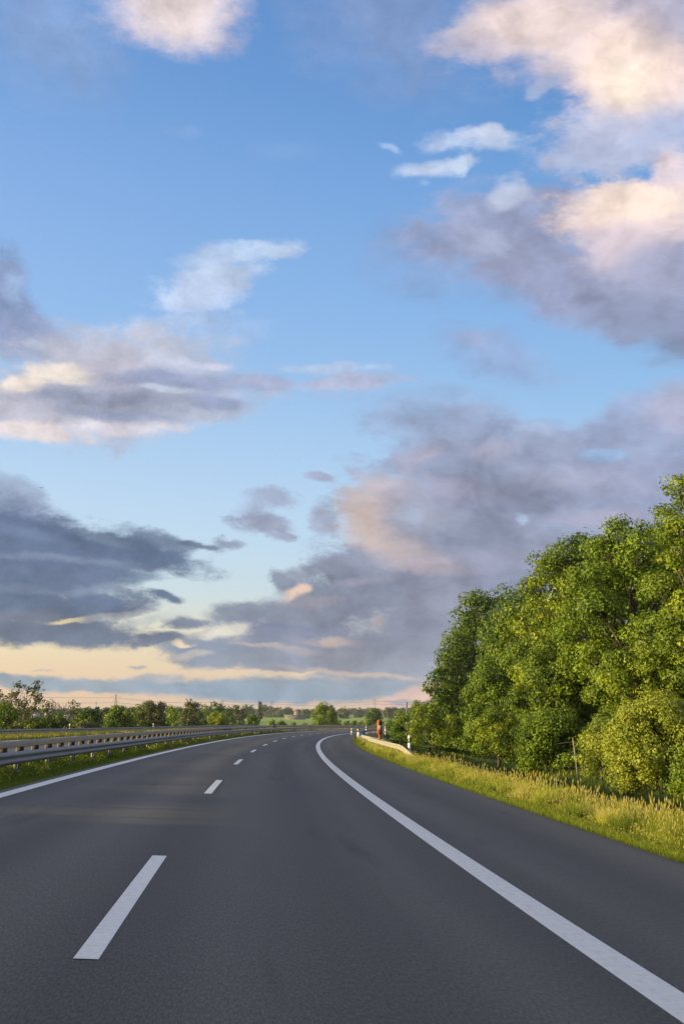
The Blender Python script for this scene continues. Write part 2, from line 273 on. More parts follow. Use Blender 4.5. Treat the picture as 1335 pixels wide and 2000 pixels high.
class Geo:
    """collects boxes, tubes and sweeps as one mesh"""
    def __init__(s): s.V = []; s.F = []; s.n = 0
    def add(s, V, Fq):
        s.V.append(np.asarray(V, float)); s.F.append([np.asarray(f) + s.n for f in (Fq if isinstance(Fq, list) else [Fq])]); s.n += len(V)
    def box(s, c, d, M=None):
        x, y, z = (q / 2 for q in d)
        V = np.array([(-x, -y, -z), (x, -y, -z), (x, y, -z), (-x, y, -z), (-x, -y, z), (x, -y, z), (x, y, z), (-x, y, z)])
        if M is not None: V = V @ np.array(M).T
        s.add(V + np.array(c), np.array([(0, 3, 2, 1), (4, 5, 6, 7), (0, 1, 5, 4), (1, 2, 6, 5), (2, 3, 7, 6), (3, 0, 4, 7)]))
    def tube(s, pts, rad, n=6, cap=True):
        pts = np.asarray(pts, float); rad = np.broadcast_to(rad, len(pts)); m = len(pts)
        T = np.gradient(pts, axis=0); T /= np.linalg.norm(T, axis=1)[:, None] + 1e-9
        ref = np.array([0.31, .77, .55]) if abs(T[0, 2]) > .9 else np.array([0, 0, 1.])
        A = np.cross(T, ref); A /= np.linalg.norm(A, axis=1)[:, None] + 1e-9; B = np.cross(T, A)
        th = np.linspace(0, 2 * math.pi, n, endpoint=False)
        V = pts[:, None] + rad[:, None, None] * (A[:, None] * np.cos(th)[None, :, None] + B[:, None] * np.sin(th)[None, :, None])
        i = np.arange(m - 1)[:, None] * n; j = np.arange(n)[None]; k = (j + 1) % n
        Q = np.stack([i + j, i + k, i + n + k, i + n + j], -1).reshape(-1, 4)
        fs = [Q]
        if cap: fs += [np.arange(n)[None, ::-1], ((m - 1) * n + np.arange(n))[None]]
        s.add(V.reshape(-1, 3), fs)
    def prism(s, poly, h, c=(0, 0, 0), M=None):
        """polygon in local x,z extruded along y by h (centred)"""
        n = len(poly); P = np.array(poly, float)
        V = np.concatenate([np.stack([P[:, 0], np.full(n, -h / 2), P[:, 1]], 1), np.stack([P[:, 0], np.full(n, h / 2), P[:, 1]], 1)])
        if M is not None: V = V @ np.array(M).T
        j = np.arange(n); k = (j + 1) % n
        s.add(V + np.array(c), [np.stack([j, k, k + n, j + n], 1), j[None, ::-1], (j + n)[None]])
    def build(s, name, mat, parent=None, loc=None, smooth=False):
        by = {}
        for fs in s.F:
            for f in fs: by.setdefault(f.shape[1], []).append(f)
        return npmesh(name, np.concatenate(s.V), [np.concatenate(v) for v in by.values()], mat, parent, loc, smooth=smooth)

# ------------------------------------------------------------------ materials
def material(name, build, **k):
    m = bpy.data.materials.new(name); m.use_nodes = True; nt = m.node_tree
    b = nt.nodes['Principled BSDF']
    for a, v in k.items(): b.inputs[a.replace('_', ' ')].default_value = v
    if build: build(nt, b)
    return m
def nnode(nt, t, **k):
    n = nt.nodes.new(t)
    for a, v in k.items():
        if a in ('Scale', 'Detail', 'Roughness', 'Distortion'): n.inputs[a].default_value = v
        else: setattr(n, a, v)
    return n
def nramp(nt, src, stops):
    r = nt.nodes.new('ShaderNodeValToRGB'); e = r.color_ramp.elements
    while len(e) > 1: e.remove(e[-1])
    for i, (p, c) in enumerate(stops):
        x = e[0] if i == 0 else e.new(p)
        x.position = p; x.color = (*c, 1)
    nt.links.new(src, r.inputs[0]); return r.outputs[0]
def nmix(nt, fac, a, b, mode='MIX'):
    n = nt.nodes.new('ShaderNodeMix'); n.data_type = 'RGBA'; n.blend_type = mode
    if isinstance(fac, (int, float)): n.inputs[0].default_value = fac
    else: nt.links.new(fac, n.inputs[0])
    for i, v in ((6, a), (7, b)):
        if isinstance(v, tuple): n.inputs[i].default_value = (*v, 1)
        else: nt.links.new(v, n.inputs[i])
    return n.outputs[2]
def nvec(nt, kind, scale):
    t = nt.nodes.new('ShaderNodeTexCoord'); m = nt.nodes.new('ShaderNodeMapping'); m.inputs['Scale'].default_value = scale
    nt.links.new(t.outputs[kind], m.inputs[0]); return m.outputs[0]
def nnoise(nt, vec, sc, det=4, ro=.5):
    n = nnode(nt, 'ShaderNodeTexNoise', Scale=sc, Detail=det, Roughness=ro); nt.links.new(vec, n.inputs['Vector']); return n.outputs['Fac']
def nbump(nt, b, h, st, dist=.01):
    u = nt.nodes.new('ShaderNodeBump'); u.inputs['Strength'].default_value = st; u.inputs['Distance'].default_value = dist
    nt.links.new(h, u.inputs['Height']); nt.links.new(u.outputs[0], b.inputs['Normal'])

def m_asphalt(nt, b):
    uv = nvec(nt, 'UV', (1, 1, 1)); st = nvec(nt, 'UV', (1, .22, 1)); lane = nvec(nt, 'UV', (1, .02, 1))
    big = nnoise(nt, nvec(nt, 'UV', (.45, .06, 1)), 1.0, 4, .55)
    fine = nnoise(nt, st, 58, 3, .75); grit = nnoise(nt, uv, 90, 2, .8)
    c = nramp(nt, big, [(.3, (.078, .069, .062)), (.5, (.094, .084, .074)), (.72, (.120, .104, .088))])
    c = nmix(nt, .55, c, nramp(nt, fine, [(.32, (.018, .017, .017)), (.5, (.086, .078, .070)), (.7, (.19, .17, .15))]))
    c = nmix(nt, nramp(nt, grit, [(.63, (0, 0, 0)), (.72, (.75, .75, .75))]), c, (.27, .25, .23))
    tr = nnoise(nt, lane, .9, 2, .5)      # wheel tracks and repaved strips run along the lane
    c = nmix(nt, .6, c, nmix(nt, 1.0, c, nramp(nt, tr, [(.3, (.72, .71, .74)), (.5, (1, 1, 1)), (.72, (1.28, 1.2, 1.16))]), 'MULTIPLY'))
    sx = nt.nodes.new('ShaderNodeSeparateXYZ'); nt.links.new(uv, sx.inputs[0])
    def mm(op, a, b_):
        q = nt.nodes.new('ShaderNodeMath'); q.operation = op
        for i, v in enumerate((a, b_)):
            if isinstance(v, (int, float)): q.inputs[i].default_value = v
            elif v is not None: nt.links.new(v, q.inputs[i])
        return q.outputs[0]
    wt = mm('COSINE', mm('MULTIPLY', sx.outputs[0], 3.3069), None)      # wheel tracks polished by traffic
    kf = mm('ADD', 1.0, mm('MULTIPLY', mm('MULTIPLY', wt, big), -.34))
    cb = nt.nodes.new('ShaderNodeCombineXYZ')
    for i in range(3): nt.links.new(kf, cb.inputs[i])
    c = nmix(nt, 1.0, c, cb.outputs[0], 'MULTIPLY')
    stain = nnoise(nt, nvec(nt, 'UV', (.9, .09, 1)), 1.0, 3, .6)
    c = nmix(nt, nramp(nt, stain, [(.60, (0, 0, 0)), (.72, (.6, .6, .6))]), c, (.035, .032, .030))
    nt.links.new(c, b.inputs['Base Color'])
    h = nmix(nt, .5, fine, grit)
    nbump(nt, b, h, .5, .006)
M_ASPHALT = material('asphalt', m_asphalt, Roughness=.78)
M_ASPHALT.node_tree.nodes['Principled BSDF'].inputs['Specular IOR Level'].default_value = .42
def m_paint(nt, b):
    uv = nvec(nt, 'UV', (1, 1, 1))
    n = nnoise(nt, uv, 14, 5, .65); g = nnoise(nt, uv, 70, 2, .7)
    c = nramp(nt, n, [(.3, (.68, .66, .62)), (.5, (.79, .77, .73)), (.7, (.85, .83, .79))])
    c = nmix(nt, nramp(nt, g, [(.62, (0, 0, 0)), (.78, (.5, .5, .5))]), c, (.36, .34, .31))
    nt.links.new(c, b.inputs['Base Color']); nbump(nt, b, g, .4, .003)
M_PAINT = material('road_paint', m_paint, Roughness=.6)
def m_steel(c0, c1, mt):
    def f(nt, b):
        o = nvec(nt, 'Object', (1, 1, 1)); n = nnoise(nt, o, 1.3, 6, .65); q = nnoise(nt, o, 22, 3, .6)
        c = nramp(nt, n, [(.3, c0), (.7, c1)]); c = nmix(nt, .35, c, nramp(nt, q, [(.35, c0), (.65, c1)]))
        nt.links.new(c, b.inputs['Base Color'])
        nt.links.new(nramp(nt, q, [(.3, (.42,) * 3), (.7, (.62,) * 3)]), b.inputs['Roughness'])
    return material('galvanised_steel', f, Metallic=mt)
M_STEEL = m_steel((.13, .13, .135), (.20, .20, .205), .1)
M_STEEL_GREY = m_steel((.13, .13, .13), (.20, .20, .20), .1)  # plain grey copy; shade on the right posts is put into it
M_POST = m_steel((.075, .07, .068), (.12, .115, .11), .1)  # darkened again: the left posts' shade is put into the colour
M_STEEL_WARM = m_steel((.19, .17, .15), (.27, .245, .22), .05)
M_STEEL_SUNLIT = m_steel((.27, .25, .175), (.40, .37, .265), .1)  # sunlit copy of the same steel, warm light put into its colour
def m_ground(nt, b):
    g = nvec(nt, 'Object', (1, 1, 1))
    n = nnoise(nt, g, .55, 6, .65); n2 = nnoise(nt, g, 6, 5, .7); n3 = nnoise(nt, g, .05, 4, .6)
    c = nramp(nt, n, [(.3, (.040, .058, .016)), (.5, (.062, .085, .022)), (.7, (.10, .105, .034))])
    c = nmix(nt, .5, c, nramp(nt, n2, [(.3, (.022, .032, .010)), (.6, (.085, .11, .03)), (.8, (.15, .14, .06))]))
    c = nmix(nt, nramp(nt, n3, [(.45, (0, 0, 0)), (.6, (.6, .6, .6))]), c, (.10, .12, .03))
    nt.links.new(c, b.inputs['Base Color']); nbump(nt, b, n2, .8, .06)
M_GROUND = material('turf', m_ground, Roughness=.95)
def m_field(nt, b):
    g = nvec(nt, 'Object', (1, 1, 1)); h = nvec(nt, 'Object', (.15, 1, 1))
    n = nnoise(nt, h, .012, 4, .6); n2 = nnoise(nt, g, .5, 5, .7)
    c = nramp(nt, n, [(.35, (.22, .36, .012)), (.48, (.32, .46, .016)), (.55, (.14, .22, .014)), (.62, (.38, .46, .025)), (.75, (.42, .42, .06))])
    c = nmix(nt, .3, c, nramp(nt, n2, [(.3, (.06, .10, .02)), (.7, (.24, .30, .07))]))
    nt.links.new(c, b.inputs['Base Color'])
M_FIELD = material('meadow', m_field, Roughness=.95)

# ------------------------------------------------------------------ road alignment: a 1390 m right-hand bend, banked 2.8 degrees, falling away at about 1 %
ROADM = np.array([[0.99881049, -0.00921609, 0.04788178], [0.00860335, 0.99987865, 0.01298737], [-0.04799567, -0.01255998, 0.99876857]])
S_ = np.linspace(-40, 760, 1601); T_ = -.07506 + .00072 * S_ + 1.2e-7 * np.maximum(S_ - 150, 0) ** 2 * 3
PX_ = np.concatenate([[0], np.cumsum(np.sin(T_[:-1] + .00018) * .5)]); PY_ = np.concatenate([[0], np.cumsum(np.cos(T_[:-1] + .00018) * .5)])
PX_ -= PX_[80]; PY_ -= PY_[80]; PX_ += -1.0107 * math.cos(-.07506); PY_ -= -1.0107 * math.sin(-.07506)
def road(s, o, z=0.0, xy=False):
    """station s along the lane divider, offset o to the right of it, height z above the banked surface -> world point(s)"""
    s = np.asarray(s, float); o = np.asarray(o, float); z = np.asarray(z, float); s, o, z = np.broadcast_arrays(s, o, z)
    x = np.interp(s, S_, PX_); y = np.interp(s, S_, PY_); t = np.interp(s, S_, T_)
    x = x + o * np.cos(t); y = y - o * np.sin(t)
    P = np.stack([x, y, -1.643 + 1e-5 * y * y], -1) @ ROADM.T
    P[..., 2] += EYE
    zz = P[..., 2]; P[..., 2] = -5.6 + np.logaddexp(0, (zz + 5.6) * 3) / 3 + z      # levels out far away
    return P
def head(s): return float(np.interp(s, S_, T_))
PRO_O = [-150, -60, -32, -24, -19.5, -18, -17.2, -16.7, -6.4, -5.9, -4.5, -4.22, -4.2, 7.12, 7.14, 7.5, 8.8, 10, 11.5, 13.5, 16, 20, 26, 40, 150]
PRO_Z = [-9, -5, -3.4, -1.9, -.62, -.5, -.42, -.40, -.03, -.03, -.05, -.04, -.03, -.03, -.04, -.02, -.06, -.27, -.38, -.12, .22, .5, .8, .3, -3]
def ground_z(s, o):
    P = road(s, o); z = P[..., 2] + np.interp(o, PRO_O, PRO_Z)
    f = np.clip((np.abs(o) - 28) / 60, 0, 1); f = f * f * (3 - 2 * f)
    f = np.maximum(f, np.clip((np.asarray(s) - 560) / 120, 0, 1))
    return z * (1 - f) + (-6.0 - .5 * f) * f
def so_of(x, y):
    """station and offset of a plan point"""
    i = int(np.argmin((PXW - x) ** 2 + (PYW - y) ** 2)); t = T_[i]
    return S_[i] + (x - PXW[i]) * math.sin(t) + (y - PYW[i]) * math.cos(t), (x - PXW[i]) * math.cos(t) - (y - PYW[i]) * math.sin(t)
_c = road(S_, 0); PXW, PYW = _c[:, 0], _c[:, 1]
def gz(x, y):
    s, o = so_of(x, y)
    return float(ground_z(s, o)) if abs(o) < 145 and s < 690 else -6.0
def strip(name, ss, oo, z, mat, parent=None, zfun=None, smooth=True):
    ss = np.asarray(ss, float); oo = np.asarray(oo, float)
    SS, OO = np.meshgrid(ss, oo, indexing='ij'); P = road(SS, OO, z)
    if zfun is not None: P[..., 2] = zfun(SS, OO)
    n, m = SS.shape; i = np.arange(n - 1)[:, None] * m; j = np.arange(m - 1)[None]
    Q = np.stack([i + j, i + j + 1, i + m + j + 1, i + m + j], -1).reshape(-1, 4)
    return npmesh(name, P.reshape(-1, 3), Q, mat, parent, smooth=smooth, uv=np.stack([OO.ravel(), SS.ravel()], 1))
def graded(a, b, d0, g):
    r = [a]; d = d0
    while r[-1] < b: r.append(r[-1] + d); d *= g
    r[-1] = b; return np.array(r)
SG = np.concatenate([np.arange(-30, 0, 2.0), graded(0, 700, .8, 1.012)])
rng0 = np.random.default_rng(5)
def verge_z(S, O):
    z = ground_z(S, O)
    b = np.sin(S * .9 + O * 2.1) * np.sin(O * 1.3 - S * .37) + .6 * np.sin(S * 2.3 - O * 3.1)
    k = np.where((O > 8) | ((O < -4.9) & (O > -5.9)) | (O < -18.5), 1.0, 0.0)
    return z + .05 * b * k
og = np.unique(np.concatenate([PRO_O, np.arange(-34, -17, 1.0), np.arange(7.5, 28, .5), [-5.6, -5.3, -5.0, -4.75, -100, -80, -45, 34, 60, 90, 120]]))
tag(strip('ground', SG, og, 0, M_GROUND, zfun=verge_z), kind='structure')
fd = Geo(); fx = np.array([-6000, -2500, -1000, -400, 0, 400, 1000, 2500, 6000.]); fy = np.array([-800, -200, 100, 400, 800, 1500, 3000, 9000.])
X, Y = np.meshgrid(fx, fy, indexing='ij'); n, m = X.shape; i = np.arange(n - 1)[:, None] * m; j = np.arange(m - 1)[None]
fd.add(np.stack([X, Y, np.full_like(X, -6.15)], -1).reshape(-1, 3), np.stack([i + j, i + m + j, i + m + j + 1, i + j + 1], -1).reshape(-1, 4))
tag(fd.build('field', M_FIELD), kind='structure')

rd = empty('road'); tag(rd, kind='structure')
rd['label'] = 'near asphalt carriageway bending right, two lanes and a hard shoulder'
def slab(name, o0, o1, parent, mat, z, thick, ss):
    oo = np.concatenate([[o0, o0], np.linspace(o0, o1, max(2, int((o1 - o0) / .7))), [o1, o1]])
    zz = np.full(len(oo), z); zz[0] = zz[-1] = z - thick
    SS, OO = np.meshgrid(ss, oo, indexing='ij'); P = road(SS, OO, np.broadcast_to(zz, SS.shape)); P[..., 2] += 0
    n, m = SS.shape; i = np.arange(n - 1)[:, None] * m; j = np.arange(m - 1)[None]
    Q = np.stack([i + j, i + j + 1, i + m + j + 1, i + m + j], -1).reshape(-1, 4)
    return npmesh(name, P.reshape(-1, 3), Q, mat, parent, uv=np.stack([OO.ravel(), SS.ravel()], 1))
slab('asphalt', -4.2, 7.12, rd, M_ASPHALT, 0, .06, SG)
# opposite carriageway behind the median (it lies a little lower than our plane)
oc = empty('road'); tag(oc, 'opposite carriageway glimpsed between the rails', kind='structure')
def opp_z(S, O): return ground_z(S, O) + .04
strip('asphalt', SG, np.linspace(-16.7, -6.4, 12), 0, M_ASPHALT, oc, zfun=opp_z)
for a, b_ in ((-16.3, -16.05), (-6.95, -6.7)): strip('edge_line', SG, [a, b_], 0, M_PAINT, oc, zfun=lambda S, O: ground_z(S, O) + .048)
SM = np.concatenate([np.arange(-10, 0, 1.0), graded(0, 640, .5, 1.01)])
# left edge line: flat paint; right edge line: profiled thermoplastic with cross ribs
slab('edge_line', -3.99, -3.72, rd, M_PAINT, .006, .004, SM)
rib = []
s = 3.0
while s < 60: rib += [(s, .004), (s + .012, .014), (s + .07, .014), (s + .082, .004)]; s += .25
ss = np.concatenate([np.arange(-10, 3, .5), [q[0] for q in rib], graded(60.5, 640, .6, 1.01)]); zz = np.concatenate([np.full(26, .005), [q[1] for q in rib], np.full(len(ss) - 26 - len(rib), .006)])
SS, OO = np.meshgrid(ss, np.array([3.705, 3.712, 3.75, 3.765, 3.955, 3.97, 4.008, 4.015]), indexing='ij'); Z = np.full(SS.shape, .005); Z[:, 0] = Z[:, 7] = .001; Z[:, 3] = Z[:, 4] = zz
P = road(SS, OO, Z); n, m = SS.shape; i = np.arange(n - 1)[:, None] * m; j = np.arange(m - 1)[None]
npmesh('edge_line', P.reshape(-1, 3), np.stack([i + j, i + j + 1, i + m + j + 1, i + m + j], -1).reshape(-1, 4), M_PAINT, rd, uv=np.stack([OO.ravel(), SS.ravel()], 1))
for k in range(-1, 22):
    a = 8.15 + 18 * k - (6 if k < 0 else 0) * 0
    slab('lane_dash', -.085, .085, rd, M_PAINT, .006, .004, np.arange(a, a + 6.01, .5))

# ------------------------------------------------------------------ guard rails
WB = [(.012, 0), (.0, .018), (.072, .045), (.080, .085), (.066, .112), (.014, .140), (.010, .155), (.014, .170), (.066, .198), (.080, .225), (.072, .265), (.0, .292), (.012, .31)]
WB = [(0, 0)] + [(d + .004, z) for d, z in WB[1:-1]] + [(0, .31)]
def sweep(name, prof, ss, ofn, zfn, side, mat, parent, thick=.006, smooth=True):
    """prof (depth towards the traffic, height); swept along the road as a thin closed sheet"""
    pr = np.array(prof); k = len(pr)
    full = np.concatenate([pr, pr[::-1] - np.array([thick, 0])]); m = len(full)
    ss = np.asarray(ss, float); o = np.array([ofn(q) for q in ss]); z0 = np.array([zfn(q) for q in ss])
    SS = np.repeat(ss[:, None], m, 1); OO = o[:, None] + side * full[None, :, 0]; ZZ = z0[:, None] + full[None, :, 1]
    P = road(SS, OO, ZZ); n = len(ss); i = np.arange(n - 1)[:, None] * m; j = np.arange(m)[None]; j2 = (j + 1) % m
    Q = np.stack([i + j, i + j2, i + m + j2, i + m + j], -1).reshape(-1, 4)
    return npmesh(name, P.reshape(-1, 3), [Q, np.arange(m)[None], ((n - 1) * m + np.arange(m))[None]], mat, parent, smooth=False)
def post_geo(g, s, o, z0, z1, w=.15, d=.09):
    """sigma-shaped (C) steel post standing upright"""
    p = road(s, o); t = head(s); Mz = np.array([[math.cos(t), math.sin(t), 0], [-math.sin(t), math.cos(t), 0], [0, 0, 1]])
    h = z1 - z0; c = p + np.array([0, 0, (z0 + z1) / 2])
    g.box(c, (d, w, h), Mz)
    g.box(c + Mz @ np.array([d / 2 + .015, w / 2 - .006, 0]), (.03, .010, h), Mz); g.box(c + Mz @ np.array([d / 2 + .015, -w / 2 + .006, 0]), (.03, .010, h), Mz)
def rail(label, s0, s1, ofn, zt, side, mat, pitch=4.0, phase=0.0, post_o=.09, zlow=-.3, box=False, group=None, pz=None, brackets=False, keep=100, pmat=None):
    t = empty('guard_rail', road(s0, ofn(s0))); tag(t, label, 'guard rail', group)
    bpy.context.view_layer.update(); inv = np.array(t.matrix_world.inverted())[:3, 3]
    def fix(o): o.location = Vector(inv); return o
    ss = np.concatenate([np.arange(s0, min(s1, 130), 1.0), np.arange(max(s0, 130), s1 + .1, 4.0)]) if s0 < 130 else np.arange(s0, s1 + .1, 2.0)
    if box: prof = [(0, 0), (.012, .0), (.014, .02), (.014, .155), (.0, .175), (-.10, .175)]
    else: prof = WB
    hgt = .175 if box else .31
    fix(sweep('beam', prof, ss, ofn, lambda q: zt(q) - hgt, side, mat, t))
    ps = np.arange(s0 + phase, s1, pitch); rest = Geo(); far = Geo()
    for i, q in enumerate(ps):
        g = Geo() if i < keep - 2 else rest
        post_geo(g, q, ofn(q) - side * post_o, zlow if pz is None else pz(q), zt(q) - (.04 if not box else .03))
        if i < keep - 2: fix(g.build('post', pmat or mat, t))
    if rest.n: fix(rest.build('post', pmat or mat, t)).__setitem__('kind', 'stuff')
    if brackets:
        rb = Geo()
        for i, q in enumerate(ps):
            g = Geo() if i < 80 else rb
            p = road(q, ofn(q) - side * .02); tt = head(q); Mz = np.array([[math.cos(tt), math.sin(tt), 0], [-math.sin(tt), math.cos(tt), 0], [0, 0, 1]])
            g.box(p + np.array([0, 0, zt(q) - hgt - .055]), (.16, .17, .13), Mz)
            if i < 80: fix(g.build('bracket', M_BRACKET, t))
        if rb.n: fix(rb.build('bracket', M_BRACKET, t)).__setitem__('kind', 'stuff')
    # bolts on splices every 4 m near the viewer
    if not box:
        g = Geo()
        for q in np.arange(s0 + 2, min(s1, 90), 4.0):
            for dz in (.08, .23):
                for ds in (-.06, .06):
                    p = road(q + ds, ofn(q) + side * .09, zt(q) - hgt + dz); g.tube([p, p + side * np.array([.02, 0, 0])], .012, 6)
        if g.n: fix(g.build('bolt', M_STEEL_GREY, t)).__setitem__('kind', 'stuff')
    return t
M_BRACKET = material('dark_bracket', lambda nt, b: nt.links.new(nramp(nt, nnoise(nt, nvec(nt, 'Object', (1, 1, 1)), 9, 4, .6), [(.3, (.012, .008, .006)), (.7, (.03, .018, .012))]), b.inputs['Base Color']), Roughness=.8)  # near-black brown base for the brackets
lerp = lambda xs, ys: (lambda q: float(np.interp(q, xs, ys)))
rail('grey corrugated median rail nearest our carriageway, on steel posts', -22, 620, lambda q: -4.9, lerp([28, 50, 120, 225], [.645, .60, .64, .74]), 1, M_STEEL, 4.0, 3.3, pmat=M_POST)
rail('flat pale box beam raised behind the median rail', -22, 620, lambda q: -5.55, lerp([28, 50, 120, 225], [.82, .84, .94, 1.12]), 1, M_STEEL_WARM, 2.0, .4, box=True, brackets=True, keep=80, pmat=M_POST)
rail('far corrugated rail beyond the opposite carriageway', 20, 620, lambda q: -18.1, lerp([60, 130, 216], [.25, .25, .5]), 1, M_STEEL_GREY, 4.0, .7, zlow=-.8)
# right-hand rail: a flared section with a buried end, and a second one overlapping behind it
o_near = lerp([57, 63, 81, 100], [8.5, 8.42, 8.3, 8.15])
rail('pale sunlit rail section with its end bent down into the verge grass', 57, 100, o_near, lerp([57, 63.5, 66, 100], [.22, .68, .75, .76]), -1, M_STEEL_SUNLIT, 4.0, 3.0, post_o=.09, zlow=-.2, pmat=M_STEEL_GREY, group='sunlit rails on the right verge')
rail('pale sunlit rail section running behind the orange emergency phone', 84, 330, lerp([84, 96, 110, 150, 200, 330], [9.3, 8.6, 8.05, 7.85, 7.85, 8.6]), lerp([84, 90, 110, 150], [.66, .74, .82, .86]), -1, M_STEEL_SUNLIT, 4.0, 2.0, post_o=.09, zlow=-.2, pmat=M_STEEL_GREY, group='sunlit rails on the right verge')

# ------------------------------------------------------------------ foliage materials
def m_leaf(dark, mid, light, dry=None, trans=.22):
    m = bpy.data.materials.new('leaves'); m.use_nodes = True; nt = m.node_tree; L = nt.links
    b = nt.nodes['Principled BSDF']; b.inputs['Roughness'].default_value = .55; b.inputs['Specular IOR Level'].default_value = .25
    a = nt.nodes.new('ShaderNodeAttribute'); a.attribute_name = 'tint'
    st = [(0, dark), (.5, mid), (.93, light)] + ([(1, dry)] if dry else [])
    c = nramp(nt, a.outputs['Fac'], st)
    L.new(c, b.inputs['Base Color'])
    tr = nt.nodes.new('ShaderNodeBsdfTranslucent'); L.new(nmix(nt, 1.0, c, (1.5, 1.35, .5), 'MULTIPLY'), tr.inputs[0])
    ms = nt.nodes.new('ShaderNodeMixShader'); ms.inputs[0].default_value = trans
    L.new(b.outputs[0], ms.inputs[1]); L.new(tr.outputs[0], ms.inputs[2]); L.new(ms.outputs[0], nt.nodes['Material Output'].inputs[0])
    return m
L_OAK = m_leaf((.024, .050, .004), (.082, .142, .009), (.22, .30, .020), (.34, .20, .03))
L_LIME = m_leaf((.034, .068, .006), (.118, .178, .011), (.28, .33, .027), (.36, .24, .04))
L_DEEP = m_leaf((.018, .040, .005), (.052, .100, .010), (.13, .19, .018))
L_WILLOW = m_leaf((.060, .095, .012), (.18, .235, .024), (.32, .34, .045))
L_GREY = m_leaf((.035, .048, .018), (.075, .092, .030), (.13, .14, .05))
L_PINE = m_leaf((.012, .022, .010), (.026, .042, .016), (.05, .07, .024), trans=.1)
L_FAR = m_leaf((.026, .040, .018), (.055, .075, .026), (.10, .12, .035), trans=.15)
M_BARK = material('bark', lambda nt, b: (nt.links.new(nramp(nt, nnoise(nt, nvec(nt, 'Object', (1, 1, .25)), 7, 6, .7), [(.3, (.030, .024, .018)), (.7, (.10, .082, .062))]), b.inputs['Base Color']),
                                         nbump(nt, b, nnoise(nt, nvec(nt, 'Object', (1, 1, .2)), 12, 5, .7), .8, .03)), Roughness=.9)

def leaf_cloud(cent, rad, tint, n_per, size, rng, flat=.75, pn=None, shell=.55):
    """leaf-shaped quads scattered through small puffs; returns V, F, tint"""
    k = len(cent); n = np.maximum(3, (n_per * (rad / rad.mean()) ** 2)).astype(int); idx = np.repeat(np.arange(k), n); N = len(idx)
    d = rng.normal(size=(N, 3)); d /= np.linalg.norm(d, axis=1)[:, None]
    r = rad[idx] * (shell + (1 - shell) * rng.random(N)) * (1 + .12 * rng.normal(size=N))
    c = cent[idx] + d * r[:, None] * np.array([1, 1, flat])
    nrm = d * (.6 if pn is None else .85) + rng.normal(size=(N, 3)) * (.55 if pn is None else .40) + np.array([0, 0, .2]) + (0 if pn is None else pn[idx] * .35); nrm /= np.linalg.norm(nrm, axis=1)[:, None]
    t = np.cross(nrm, rng.normal(size=(N, 3))); t /= np.linalg.norm(t, axis=1)[:, None] + 1e-9; b = np.cross(nrm, t)
    s = size * (.6 + .8 * rng.random(N)); l = t * s[:, None]; w = b * (s * (.45 + .2 * rng.random(N)))[:, None]
    V = np.stack([c - l, c + w - l * .1 - nrm * (s * .12)[:, None], c + l, c - w - l * .1 - nrm * (s * .12)[:, None]], 1).reshape(-1, 3)
    tt = np.clip(tint[idx] + .16 * rng.normal(size=N), 0, .93)
    return V, np.arange(N * 4).reshape(-1, 4), np.repeat(tt, 4)

